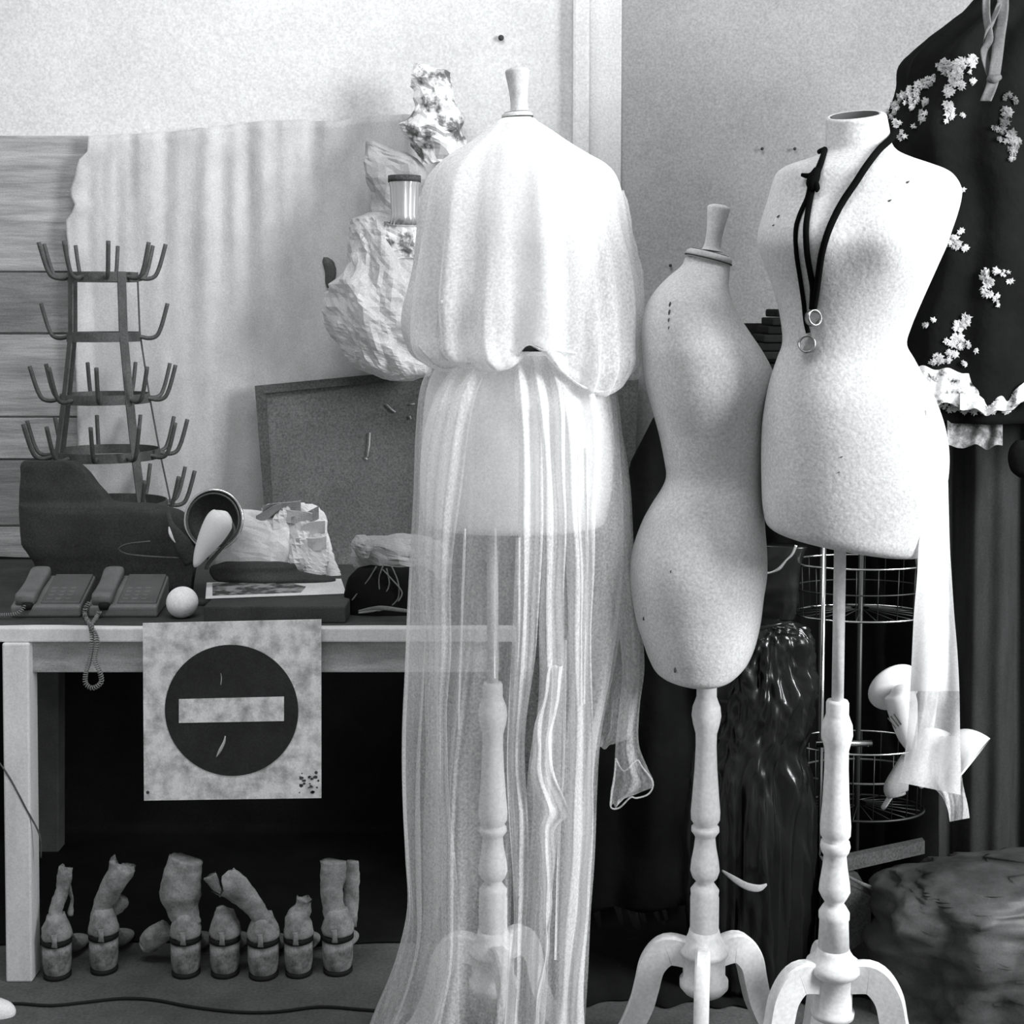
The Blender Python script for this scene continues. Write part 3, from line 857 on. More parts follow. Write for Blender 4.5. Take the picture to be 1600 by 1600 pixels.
# ------------------------------------------------------------------ dress forms
def column_prof(u0, Yd, marks):
    s = px(Yd)
    return [(r*s, P(u0, v, Yd).z) for v, r in marks]
def stand(t, u, Yd, marks, pole_top, pole_r, angs, hubv, scale=1.0):
    x = P(u, 1200, Yd).x
    v, f = lathe_data((x, Yd), column_prof(u, Yd, marks), 36)
    newmesh('turned_column', v, f, WWOOD, t)
    zt = P(u, pole_top, Yd).z; zb = P(u, marks[0][0]+3, Yd).z
    v, f = lathe_data((x, Yd), [(pole_r*px(Yd), zt), (pole_r*px(Yd), zb)], 20)
    newmesh('pole', v, f, WWOOD, t)
    # hub
    hp = column_prof(u, Yd, hubv)
    v, f = lathe_data((x, Yd), hp, 36)
    newmesh('hub', v, f, WWOOD, t)
    # legs: side profile (r, z, half width)
    ztop = P(u, hubv[0][0], Yd).z
    L0 = [(0.028, -0.052, 0.026), (0.066, -0.048, 0.028), (0.092, -0.078, 0.026), (0.103, -0.125, 0.025), (0.115, -0.172, 0.024), (0.145, -0.238, 0.021), (0.190, -0.284, 0.018)]
    k = (ztop-0.0)/0.302
    for a in angs:
        rd = Vector((math.cos(a), math.sin(a), 0)); td = Vector((-math.sin(a), math.cos(a), 0))
        V = []; Fc = []
        m = 36
        for i in range(m+1):
            r, z, hw = cr(L0, i/m); r2, z2, _ = cr(L0, min(1, i/m+0.02)); r1, z1, _ = cr(L0, max(0, i/m-0.02))
            tn = Vector((r2-r1, z2-z1)); tn.normalize(); nn = Vector((-tn.y, tn.x))
            for sg_, st in ((1, -1), (1, -0.7), (1, 0.7), (1, 1), (-1, 1), (-1, -1)):
                off = hw*sg_*(1.0 if abs(st) < 0.9 else 0.88)
                rr = r+nn.x*off; zz_ = (z*k)+nn.y*off
                p = Vector((x, Yd, max(ztop+zz_, 0.0005)))+rd*rr+td*st*0.013
                V.append(p)
        for i in range(m):
            for j in range(6):
                Fc.append((i*6+j, i*6+(j+1) % 6, (i+1)*6+(j+1) % 6, (i+1)*6+j))
        Fc.append(tuple(range(6))); Fc.append(tuple(m*6+j for j in range(6)))
        newmesh('leg', V, Fc, WWOOD, t, None, True).modifiers.new('e', 'EDGE_SPLIT').split_angle = 0.7
def finial(t, u0, v0, u1, v1, Yd, hw, name='finial'):
    """flared knob from base (u0,v0) to top (u1,v1)"""
    pts = [(0, 0.98), (0.08, 0.80), (0.3, 0.74), (0.6, 0.86), (0.85, 1.02), (0.95, 1.0), (1.0, 0.6)]
    L = []
    for a, w_ in pts:
        L.append((u0+(u1-u0)*a, v0+(v1-v0)*a, hw*w_, Yd))
    return pathloft(name, L, CAPW, t, flat=1.0, n=24)
def capring(t, uL, vL, uR, vR, Yd, name='neck_cap', th=9, dr=0.8, m_=None):
    """slightly tilted neck disc"""
    a = P(uL, vL, Yd); b = P(uR, vR, Yd); c = (a+b)/2; ax = (b-a)/2; h = ax.length
    nrm = Vector((-ax.z, 0, ax.x)).normalized()
    prof = [(0.35, 1.3), (0.85, 1.0), (1.0, 0.55), (1.0, -0.3), (0.9, -0.6)]
    V = []; Fc = []; n = 32
    for r, z in prof:
        for k in range(n):
            q = 2*PI*k/n
            V.append(c+ax*r*math.cos(q)+Vector((0, 1, 0))*h*dr*r*math.sin(q)+nrm*z*th*px(Yd))
    for i in range(len(prof)-1):
        for k in range(n):
            Fc.append((i*n+k, i*n+(k+1) % n, (i+1)*n+(k+1) % n, (i+1)*n+k))
    Fc.append(tuple(range(n))); Fc.append(tuple((len(prof)-1)*n+k for k in range(n)))
    o = newmesh(name, V, Fc, m_ or CAPW, t)
    sp = [c+ax*1.015*math.cos(2*PI*k/40)+Vector((0, 1, 0))*h*dr*1.015*math.sin(2*PI*k/40)-nrm*0.3*th*px(Yd) for k in range(40)]
    v, f = tube_data(sp, 0.0013, 6, False, 0, True); newmesh('seam', v, f, SEAM, o)
    sp = [c+ax*0.8*math.cos(2*PI*k/40)+Vector((0, 1, 0))*h*dr*0.8*math.sin(2*PI*k/40)+nrm*1.05*th*px(Yd) for k in range(40)]
    v, f = tube_data(sp, 0.0009, 6, False, 0, True); newmesh('seam', v, f, SEAM, o)
    return o

COLM = [(1066, 14), (1070, 16), (1088, 16), (1094, 18), (1104, 22), (1118, 23.5), (1132, 21), (1146, 17), (1165, 16.5), (1200, 18), (1240, 21), (1268, 23.5), (1280, 23), (1287, 19), (1289, 18), (1292, 22), (1298, 22.5), (1304, 18), (1308, 16), (1325, 18), (1345, 22), (1360, 23.5), (1370, 20), (1377, 13.5), (1382, 17), (1390, 23), (1398, 22), (1402, 23), (1450, 23), (1456, 22)]
HUBM = [(1452, 24), (1460, 26), (1472, 32), (1482, 39), (1488, 39), (1491, 34), (1525, 34), (1530, 39), (1540, 39), (1548, 32), (1554, 22), (1556, 8)]

# --- form in the middle (side view, leaning)
Y2 = 2.50
d2 = thing('dress_form', 'middle linen dress form in profile, with a wooden knob on its neck', 'dress form', (P(1103, 1400, Y2).x, Y2, 0))
rows2 = [(402, 1072, 1142, 0.036, 0.01), (415, 1066, 1142, 0.042, 0.01), (432, 1046, 1140, 0.060, 0.01), (450, 1028, 1138, 0.080, 0.005), (470, 1014, 1142, 0.100, 0), (495, 1004, 1154, 0.113, 0), (520, 1001, 1170, 0.122, 0),
         (550, 1002, 1190, 0.13, 0), (580, 1005, 1205, 0.13, 0), (610, 1011, 1207, 0.127, 0), (640, 1019, 1200, 0.12, 0), (680, 1030, 1197, 0.108, 0), (720, 1038, 1194, 0.098, 0), (745, 1041, 1192, 0.095, 0), (765, 1034, 1191, 0.098, 0),
         (790, 1018, 1192, 0.108, 0), (820, 1002, 1194, 0.12, 0), (860, 988, 1197, 0.132, 0), (895, 984, 1197, 0.137, 0), (930, 986, 1192, 0.135, 0), (970, 993, 1187, 0.13, 0), (1005, 1004, 1178, 0.125, 0), (1030, 1013, 1166, 0.118, 0), (1048, 1024, 1148, 0.11, 0), (1056, 1045, 1132, 0.09, 0)]
bust2 = loft('torso', rows2, Y2, LINEN, d2, n=56, ns=110, e=2.15)
capring(d2, 1072, 394, 1143, 412, Y2, th=8)
finial(d2, 1112, 392, 1124, 320, Y2, 17)
stand(d2, 1103, Y2, COLM, 1050, 9, (math.radians(-100), math.radians(170), math.radians(20)), HUBM)
tr2 = bvh(bust2)
for (u, v, r) in ((1047, 476, 3.0), (1046, 488, 3.0), (1045, 500, 2.2), (1045, 512, 1.6), (1006, 966, 2.4), (1048, 893, 1.6), (1055, 1046, 3.5)):
    p = hit(tr2, u, v, 0.0008)
    if p:
        sx = 1 if v < 900 and u > 1040 else 1
        v_, f_ = tube_data([p+Vector((0, 0, -r*1.3*px(Y2))), p, p+Vector((0.001, 0, r*1.3*px(Y2)))], [r*0.4*px(Y2), r*0.55*px(Y2), r*0.3*px(Y2)], 6)
        newmesh('stain', v_, f_, STAIN, bust2)

# --- form at the right (necklace)
Y3 = 2.38
d3 = thing('dress_form', 'right hand linen dress form with an open hollow neck, wearing the black cord necklace', 'dress form', (P(1307, 1400, Y3).x, Y3, 0))
rows3 = [(181, 1293, 1378, 0.043), (184, 1292, 1383, 0.046), (200, 1292, 1386, 0.046), (225, 1291, 1391, 0.048), (238, 1286, 1402, 0.052), (248, 1262, 1424, 0.062), (258, 1232, 1452, 0.078), (268, 1217, 1476, 0.092), (280, 1211, 1489, 0.100), (297, 1206, 1497, 0.106), (315, 1201, 1496, 0.110),
         (340, 1193, 1489, 0.117), (362, 1187, 1481, 0.123), (385, 1187, 1473, 0.126), (410, 1196, 1462, 0.122), (440, 1207, 1449, 0.113), (475, 1217, 1434, 0.102), (510, 1223, 1420, 0.094), (537, 1224, 1413, 0.092), (560, 1216, 1425, 0.095), (590, 1206, 1441, 0.106), (620, 1199, 1456, 0.118), (660, 1193, 1470, 0.128),
         (700, 1191, 1477, 0.134), (740, 1191, 1476, 0.137), (780, 1192, 1468, 0.137), (815, 1195, 1456, 0.134), (836, 1200, 1447, 0.130), (846, 1215, 1437, 0.12), (850, 1245, 1420, 0.10)]
def cb3(t, a, p, c, h, d):
    # bust points: two gentle swellings on the front; bottom cut slanted
    v = 0
    g = 0
    for (bx, bz) in ((P(1235, 375, Y3).x, P(0, 375, Y3).z), (P(1355, 380, Y3).x, P(0, 380, Y3).z)):
        dd = ((p.x-bx)/0.055)**2+((p.z-bz)/0.06)**2
        g += math.exp(-dd)
    if math.sin(a) < 0: p = p+Vector((0, -0.028*g, 0))
    zb = P(0, 790, Y3).z
    if p.z < zb:
        k = (zb-p.z)/0.07
        p = p+Vector((0, 0, -0.022*min(k, 1)*(p.x-P(1330, 0, Y3).x)/0.14 ))
    zn = P(0, 215, Y3).z
    if p.z > zn:
        k = min(1, (p.z-zn)/(P(0, 184, Y3).z-zn))
        p = p+Vector((0, 0, 0.006*(p.x-P(1335, 0, Y3).x)/0.05+k*0.27*(p.y-Y3)))
    return p
v, f = loft_data(rows3, Y3, n=64, ns=130, e=2.2, cb=cb3, caps=False)
n64 = 64; base_i = 130*n64
# close the bottom, leave the neck open and turn its rim inward
botc = sum((v[base_i+k] for k in range(64)), Vector())/64
v.append(botc); bi = len(v)-1
for k in range(64): f.append((bi, base_i+k, base_i+(k+1) % 64))
topc_ = sum((v[k] for k in range(64)), Vector())/64
prev = list(range(64))
for (sc, dz) in ((0.93, 0.0015), (0.86, 0.0), (0.84, -0.02), (0.80, -0.06)):
    st = len(v)
    for k in range(64):
        q = v[k]; v.append(topc_+(q-topc_)*sc+Vector((0, 0, dz)))
    for k in range(64): f.append((prev[k], prev[(k+1) % 64], st+(k+1) % 64, st+k))
    prev = list(range(st, st+64))
v.append(topc_+Vector((0, 0, -0.06))); ci = len(v)-1
for k in range(64): f.append((ci, prev[k], prev[(k+1) % 64]))
bust3 = newmesh('torso', v, f, LINEN, d3)
# dark opening rim lining
vv, ff = [], []
for sc, dz in ((0.86, 0.0012), (0.84, -0.019), (0.80, -0.058)):
    for k in range(64):
        vv.append(topc_+(v[k]-topc_)*sc*0.985+Vector((0, 0, dz)))
for i in range(2):
    for k in range(64):
        ff.append((i*64+k, i*64+(k+1) % 64, (i+1)*64+(k+1) % 64, (i+1)*64+k))
newmesh('neck_lining', vv, ff, STAIN, d3)
dv = 22
COLM3 = [(v+dv+(6 if v > 1200 else 0)+(8 if v > 1300 else 0), r*1.03) for v, r in COLM]
COLM3 = [(1094, 16), (1098, 18), (1116, 18), (1122, 20), (1132, 24), (1148, 25), (1160, 22), (1172, 19), (1200, 19), (1250, 21), (1290, 24.5), (1304, 24), (1312, 19), (1314, 22.5), (1322, 24), (1330, 22), (1336, 18), (1355, 20), (1380, 24), (1392, 25), (1402, 20), (1410, 14.5), (1416, 19), (1425, 24.5), (1434, 24.5), (1437, 23), (1482, 25)]
HUB3 = [(1480, 25), (1486, 27), (1496, 34), (1503, 43), (1512, 44), (1520, 38), (1524, 31), (1575, 31), (1578, 35), (1586, 34), (1590, 20)]
stand(d3, 1307, Y3, COLM3, 838, 9.5, (math.radians(196), math.radians(-16), math.radians(92)), HUB3)
tr3 = bvh(bust3)
for (u, v, r) in ((1217, 338, 2.8), (1209, 352, 2.0), (1418, 285, 2.6), (1390, 314, 2.6), (1315, 714, 1.8), (1311, 738, 1.5)):
    p = hit(tr3, u, v, 0.0006)
    if p:
        v_, f_ = tube_data([p-Vector((r*px(Y3), 0, r*0.6*px(Y3))), p, p+Vector((r*px(Y3), 0, r*0.6*px(Y3)))], [r*0.3*px(Y3), r*0.6*px(Y3), r*0.3*px(Y3)], 6)
        newmesh('stain', v_, f_, STAIN, bust3)

# necklace
nk = thing('necklace', 'long black cord necklace with knot and two metal rings on right form', 'necklace', hit(tr3, 1265, 540, 0.003))
def on3(pts, off=0.004):
    out = []
    last = None
    for a, b in pts:
        p = hit(tr3, a, b, off)
        if p is None: p = P(a, b, (last.y if last else Y3)+0.005)
        out.append(p); last = p
    return out
s1 = [(1398, 205), (1388, 218), (1372, 238), (1352, 264), (1336, 288), (1318, 315), (1304, 340), (1292, 366), (1284, 395), (1280, 425), (1277, 455), (1273, 480)]
s2 = [(1291, 236), (1284, 256), (1276, 278), (1270, 300), (1264, 330), (1260, 360), (1262, 395), (1267, 425), (1271, 450), (1270, 482)]
s3 = [(1288, 240), (1279, 262), (1268, 285), (1262, 310), (1251, 336), (1245, 360), (1246, 395), (1251, 430), (1257, 470), (1260, 500), (1264, 520)]
tube('cord', on3(s1, 0.005), 0.0058, CORDB, nk, n=8, sub=4)
tube('cord', on3(s2, 0.004), 0.0048, CORDB, nk, n=8, sub=4)
tube('cord', on3(s3, 0.003), 0.0038, CORDB, nk, n=8, sub=4)
# loop round behind the neck
na = P(1398, 205, Y3).z
x_a = P(1398, 205, Y3).x; x_b = P(1291, 236, Y3).x
tube('cord', [on3([(1398, 205)], 0.005)[0], Vector((x_a+0.004, Y3+0.02, na)), Vector(((x_a+x_b)/2+0.01, Y3+0.062, na-0.004)), Vector((x_b-0.004, Y3+0.02, P(0, 236, Y3).z+0.002)), on3([(1291, 236)], 0.004)[0]], 0.0045, CORDB, nk, n=8, sub=6)
tube('knot', on3([(1279, 268), (1274, 280), (1270, 292), (1272, 302)], 0.008), [0.006, 0.0095, 0.009, 0.004], CORDB, nk, n=8, sub=3)
tube('knot', on3([(1256, 277), (1266, 279), (1274, 276), (1280, 282)], 0.009), [0.003, 0.0048, 0.005, 0.003], CORDB, nk, n=8, sub=3)
tube('knot', on3([(1276, 288), (1278, 298), (1277, 304)], 0.009), [0.005, 0.005, 0.002], CORDB, nk, n=8, sub=3)
def ringat(u, v, r, yaw, m_=RINGM):
    c = hit(tr3, u, v, 0.009)
    # short open band: a cylinder ring
    V = []; Fc = []; n = 36; R = r*px(Y3); hw = 0.0055
    axs = Vector((math.sin(yaw), -math.cos(yaw), 0.15)).normalized()
    e1 = axs.cross(Vector((0, 0, 1))).normalized(); e2 = axs.cross(e1)
    for k in range(n):
        a = 2*PI*k/n
        for rr, hh in ((R, -hw), (R, hw), (R*0.83, hw), (R*0.83, -hw)):
            V.append(c+e1*rr*math.cos(a)+e2*rr*math.sin(a)+axs*hh)
    for k in range(n):
        k2 = (k+1) % n
        for j in range(4): Fc.append((k*4+j, k*4+(j+1) % 4, k2*4+(j+1) % 4, k2*4+j))
    newmesh('ring', V, Fc, m_, nk)
ringat(1274, 495, 12.5, 0.45)
ringat(1265, 538, 13.5, -0.35)

# --- form under the draped dress
Y1 = 2.53
d1 = thing('dress_form', 'left dress form with tall pale knob, standing under the sheer draped dress', 'dress form', (P(770, 1400, Y1).x, Y1, 0))
rows1 = [(186, 783, 836, 0.03), (195, 772, 846, 0.04), (212, 752, 868, 0.06), (232, 726, 896, 0.08), (255, 700, 930, 0.10), (280, 690, 950, 0.115), (320, 684, 955, 0.125), (380, 688, 945, 0.13), (450, 700, 925, 0.12), (510, 712, 915, 0.1), (545, 705, 920, 0.098), (575, 680, 938, 0.11), (610, 666, 950, 0.125), (660, 660, 958, 0.135), (710, 657, 960, 0.138),
         (760, 656, 958, 0.14), (805, 660, 950, 0.138), (818, 666, 942, 0.13), (822, 690, 920, 0.11)]
LINENP = mat('brightened_linen', 0.82, 0.95, 7, 0.95, grain=0.1, gscale=230)  # linen made lighter to offset shade cast by the sheer layers
bust1 = loft('torso', rows1, Y1, LINENP, d1, n=52, ns=90, e=2.2)
capring(d1, 784, 184, 832, 180, Y1, th=6)
finial(d1, 812, 180, 808, 106, Y1, 18)
COL1 = [(v, r) for v, r in COLM]
stand(d1, 770, Y1, COL1, 815, 9, (math.radians(-75), math.radians(165), math.radians(45)), HUBM)

# ------------------------------------------------------------------ the sheer dress
dr_ = thing('sheer_dress', 'floor length sheer white dress with gathered blouse, draped on the left dress form', 'dress', (P(780, 1640, Y1).x, Y1, 0.0))
# blouse: cape-like shell around the bust, pouching at the waist
rb_ = [(192, 776, 840, 0.044), (204, 760, 858, 0.060), (222, 736, 884, 0.086), (240, 706, 914, 0.108), (258, 684, 945, 0.122), (280, 670, 962, 0.132), (320, 660, 972, 0.142), (370, 652, 983, 0.15), (420, 643, 994, 0.155), (470, 636, 1001, 0.158), (510, 634, 1002, 0.162), (535, 638, 1000, 0.166), (555, 650, 996, 0.168), (568, 672, 985, 0.164), (574, 690, 965, 0.15), (566, 700, 935, 0.13), (552, 712, 905, 0.105)]
def cbb(t, a, p, c, h, d):
    amp = 0.004+0.034*max(0, t-0.2)
    w_ = 1.4*noise.noise(Vector((math.cos(a)*3.2, math.sin(a)*3.2, t*1.5)))+0.9*noise.noise(Vector((math.cos(a)*8, math.sin(a)*8, t*1.2)))+0.6*noise.noise(Vector((math.cos(a)*2, math.sin(a)*2, t*7)))
    dirv = (p-c); dirv.normalize()
    p = p+dirv*amp*w_
    # hem hangs lower at two pouches, higher at the centre front
    if t > 0.45:
        k = min(1, (t-0.45)/0.4)
        xx = p.x
        z = 0
        for (ub, am, wd) in ((690, -0.004, 45), (940, -0.046, 48), (836, 0.036, 27)):
            z += am*math.exp(-((xx-P(ub, 0, Y1).x)/(wd*px(Y1)))**2)
        p = p+Vector((0, 0, z*k))
    return p
blouse = loft('blouse', rb_, Y1, SHEERB, dr_, n=150, ns=80, e=2.15, cb=cbb, caps=False)
# skirt, an open pleated tube
rs_ = [(552, 700, 925, 0.105), (575, 672, 948, 0.125), (610, 657, 962, 0.142), (680, 651, 970, 0.150), (760, 649, 975, 0.155), (850, 645, 978, 0.16), (950, 640, 970, 0.165), (1050, 636, 955, 0.17), (1150, 631, 935, 0.172), (1250, 630, 928, 0.175), (1350, 633, 924, 0.18), (1440, 634, 918, 0.185), (1530, 610, 915, 0.2), (1620, 570, 912, 0.22), (1712, 535, 912, 0.23)]
def cbs(t, a, p, c, h, d):
    amp = 0.002+0.010*min(1, max(0, t-0.12)*1.8)
    q = a*9+1.6*math.sin(a*3)+0.8*math.sin(t*4+a)
    w_ = math.sin(q)+0.35*math.sin(2*q+0.7)+0.7*noise.noise(Vector((math.cos(a)*9, math.sin(a)*9, t*2)))
    dirv = (p-c); dirv.normalize()
    tang = Vector((-dirv.y, dirv.x, 0))
    p = p+dirv*amp*w_+tang*amp*0.9*math.cos(q)
    if p.z < 0.003: p.z = 0.003
    return p
def shift_open(name, rows, mat_, phi0, phi1, **kw):
    return loft(name, rows, Y1, mat_, dr_, phi0=phi0, phi1=phi1, caps=False, **kw)
# the slit is at about u 855 (front right): open the tube there
xs = (857-810)/160.0
sl_phi = -math.acos(0.28)            # angle whose cosine puts the slit at that x
loft('skirt', rs_, Y1, SHEER, dr_, n=240, ns=110, e=2.0, cb=cbs, caps=False, phi0=math.radians(-71), phi1=math.radians(280))
# loose front panels: strips with their own folds (u of both edges down the rows)
def panel(rows, mat_, amp=0.010, k=3, yoff=-0.01, name='panel', seed=0, Yc=None, rp=0.165):
    def fn(s, t):
        v, uL, uR = cr(rows, t)
        u = uL+(uR-uL)*s
        if name == 'tail' and t > 0.85: v += (t-0.85)/0.15*(22*noise.noise(Vector((s*3.3, seed, 2)))-14*s)
        if name == 'panel': u += min(1, (v-556)/200)*5*noise.noise(Vector((v*0.008, s*1.5, seed)))
        if name == 'knotted_fold': u += 8*noise.noise(Vector((v*0.017, s*2, 4))); v += 5*noise.noise(Vector((v*0.02, s*3, 9)))
        # follow the front of the skirt
        cxp = 800
        y = (Yc if Yc is not None else Y1-rp*math.sqrt(max(0.05, 1-((u-cxp)/190)**2)))+yoff
        y += amp*math.sin(s*PI*k+seed+1.5*math.sin(t*4+seed))+0.4*amp*noise.noise(Vector((s*4, t*9, seed)))
        if v < 640: y += 0.055*(1-(max(v, 556)-556)/84.0)**1.0
        # hem of the sheet curls at the sides (gives it doubled edges)
        p = P(u, v, y)
        if p.z < 0.003: p.z = 0.003
        return p
    return sheet(name, fn, 26, 90, mat_, dr_)
panel([(556, 800, 832), (640, 806, 850), (845, 812, 847), (1000, 806, 838), (1150, 798, 822), (1300, 800, 826), (1450, 800, 822), (1600, 788, 815), (1714, 780, 812)], SHEER2, 0.008, 3, -0.022, seed=1)
panel([(556, 828, 860), (640, 838, 884), (845, 847, 882), (1000, 842, 880), (1150, 838, 876), (1300, 830, 872), (1450, 820, 858), (1600, 815, 850), (1714, 812, 852)], SHEER2, 0.010, 3, -0.020, seed=2)
panel([(556, 850, 890), (640, 872, 935), (850, 884, 930), (1000, 888, 926), (1150, 888, 926), (1300, 884, 926), (1380, 880, 922), (1470, 876, 917), (1600, 868, 914), (1714, 862, 914)], SHEER2, 0.010, 3, -0.012, seed=3)
panel([(556, 722, 770), (640, 672, 738), (820, 652, 712), (1000, 662, 704), (1150, 664, 700), (1300, 662, 708), (1450, 660, 718), (1600, 640, 720), (1714, 625, 722)], SHEER, 0.012, 4, -0.012, seed=4)
# narrow crisp fold edges
for rows in ([(826, 725, 728), (900, 722, 726), (1100, 716, 719), (1140, 716, 718)], [(826, 773, 776), (950, 772, 776), (1060, 772, 775)], [(840, 806, 815), (1000, 800, 812), (1200, 792, 802), (1400, 804, 812)], [(1000, 880, 886), (1200, 878, 882), (1300, 872, 876), (1500, 866, 870)], [(700, 912, 918), (900, 915, 919), (1100, 912, 915)]):
    panel(rows, SHEER2, 0.004, 1, -0.026, name='pleat_edge', seed=rows[0][1])
# knotted hanging fold in the middle front
panel([(1040, 858, 880), (1120, 840, 868), (1180, 832, 862), (1215, 832, 868), (1250, 838, 882), (1272, 842, 886), (1300, 840, 866), (1360, 842, 866), (1420, 846, 862), (1480, 848, 858), (1560, 838, 846), (1640, 828, 836)], SHEER2, 0.012, 3, -0.034, name='knotted_fold', seed=8)
# right side tail: two hanging lengths beyond the skirt
def tailf(rows, Yc, amp, k, seed, mat_=SHEERT, name='tail'):
    return panel(rows, mat_, amp, k, 0.0, name, seed, Yc=Yc)
tailf([(556, 880, 900), (650, 905, 962), (750, 920, 984), (900, 930, 992), (1000, 925, 1000), (1100, 926, 996), (1150, 926, 985), (1172, 926, 972)], Y1+0.02, 0.014, 4, 2)
tailf([(570, 885, 905), (700, 935, 972), (850, 945, 988), (950, 962, 1000), (1040, 972, 1007), (1100, 968, 1000), (1160, 962, 998), (1200, 960, 1012), (1222, 957, 1021), (1240, 954, 1010), (1262, 954, 972)], Y1-0.01, 0.012, 3, 5)
# turned hem ring at the tail's open end
hem = [(962, 1185), (975, 1205), (995, 1188), (1003, 1198), (1020, 1222), (1014, 1240), (995, 1247), (985, 1246), (968, 1262), (955, 1262), (955, 1245), (960, 1215)]
tube('tail_hem', [P(a, b, Y1-0.014) for a, b in hem+hem[:1]], 0.0016, SHEERT, dr_, n=6, sub=4)
# sleeve fullness at the right and its puffed lower edge
rsl = [(300, 940, 975), (360, 950, 990), (430, 955, 1002), (500, 952, 1006), (545, 950, 1003), (575, 952, 1004), (590, 965, 998)]
loft('sleeve', rsl, Y1-0.02, SHEER, dr_, dr=1.4, n=48, ns=40, caps=False, cb=crumple_cb(0.005, 12, 4))
# puff hem edges
trb = bvh(blouse)
for pts, rr in (([(845, 552), (868, 566), (890, 590), (915, 606), (940, 612), (965, 604), (982, 580), (985, 560)], 0.0022), ([(655, 540), (668, 556), (684, 570), (704, 574), (735, 566)], 0.0022), ([(690, 470), (684, 510), (688, 545), (700, 562)], 0.0026), ([(810, 556), (826, 540), (850, 548), (870, 548), (900, 552)], 0.002), ([(975, 590), (990, 584), (1000, 582)], 0.003)):
    q = [hit(trb, a, b, 0.001) for a, b in pts]
    q = [p for p in q if p is not None and p.y < Y1]
    if len(q) > 2: tube('hem', q, rr, SHEER2, dr_, n=6, sub=4)
# dark strip standing in for the shade in the waist gap
pathloft('waist_gap_shade', [(816, 549, 0.6, Y1-0.172), (825, 545, 4.5, Y1-0.172), (838, 545, 4.5, Y1-0.172), (854, 549, 0.6, Y1-0.172)], RUBBER, dr_, flat=0.4)

# ------------------------------------------------------------------ crumpled foil and paper hung on the wall
yf = 3.58
c1 = thing('foil_scrap', 'crumpled silvery foil scrap pinned highest on the wall, left of the pale knob', 'foil', P(680, 250, yf))
loft('foil', [(102, 648, 662), (112, 646, 690), (135, 650, 702), (165, 648, 710), (190, 632, 716), (210, 634, 722), (230, 650, 720), (255, 660, 700)], yf, FOIL, c1, smooth=False, dr=0.75, n=26, ns=26, cb=crumple_cb(0.016, 16, 3))
c2 = thing('paper_scrap', 'grey crumpled paper sheet on the wall behind the small tin cup', 'paper', P(620, 400, yf))
loft('paper', [(222, 574, 584), (235, 576, 620), (260, 572, 668), (300, 580, 665), (340, 578, 662), (380, 590, 660), (410, 600, 655)], yf+0.03, PAPERG, c2, smooth=False, dr=0.5, n=26, ns=24, cb=crumple_cb(0.012, 14, 12))
c3 = thing('tin_cup', 'small shiny ribbed tin cup stuck in the crumpled paper on the wall', 'cup', P(632, 350, yf-0.09))
yt = yf-0.10
cx_ = P(632, 300, yt).x; z0 = P(0, 276, yt).z; z1 = P(0, 352, yt).z; s = px(yt)
V = []; Fc = []
prof = [(23, 0), (24, 0.03), (24, 0.12), (22, 0.2), (21, 0.5), (20, 0.8), (24, 1.0), (12, 1.02)]
n = 48
for r, t in prof:
    for k in range(n):
        a = 2*PI*k/n; rr = r*s*(1+0.035*math.cos(a*12))
        V.append((cx_+rr*math.cos(a), yt+rr*math.sin(a), z0+(z1-z0)*t))
for i in range(len(prof)-1):
    for k in range(n): Fc.append((i*n+k, i*n+(k+1) % n, (i+1)*n+(k+1) % n, (i+1)*n+k))
Fc.append(tuple((len(prof)-1)*n+k for k in range(n)))
newmesh('cup_wall', V, Fc, TIN, c3)
v_, f_ = strap_ring(25.5*s, 0, 0.016); v_ = [(a-rx+cx_, b-yr+yt, c+z0-0.006) for a, b, c in v_]
newmesh('rim_band', v_, f_, DARKF, c3)
# shiny crumple below the cup
loft('crushed_foil', [(350, 600, 655), (365, 590, 660), (385, 596, 658), (405, 610, 652)], yt+0.02, FOIL, c3, smooth=False, dr=0.6, n=22, ns=12, cb=crumple_cb(0.008, 26, 30))
c4_ = thing('tissue_bag', 'large crumpled translucent tissue bag bulging on the wall left of the dress', 'bag', P(600, 590, yf-0.05))
loft('bag_body', [(332, 575, 600), (350, 556, 640), (380, 546, 655), (420, 536, 662), (460, 518, 668), (500, 516, 668), (530, 530, 668), (555, 545, 668), (572, 560, 668), (584, 585, 664), (592, 610, 650), (595, 625, 640)], yf-0.03, TISSUE, c4_, smooth=False, dr=0.85, n=64, ns=64, cb=lambda t, a, p, c, h, d: p+(p-c).normalized()*(0.020*ridge(Vector((p.x*1.6+p.z*0.5, p.y, p.z*0.7)), 8, 21)+0.004*ridge(p, 30, 2)))
for pts in ([(548, 455), (565, 490), (590, 530), (604, 560), (608, 588)], [(590, 400), (580, 440), (578, 470)], [(640, 400), (630, 440), (612, 490)]):
    pass
sc = loft('wall_shadow_patch', [(402, 506, 512), (410, 504, 522), (425, 508, 526), (440, 508, 522), (450, 512, 516)], YW-0.045, IRON, None, dr=0.5, n=18, ns=12, cb=crumple_cb(0.002, 30, 2))  # dark solid placed as the shadow beside the tissue bag
tag(sc, 'small dark patch standing in for shadow on the wall left of the tissue bag', 'shadow')

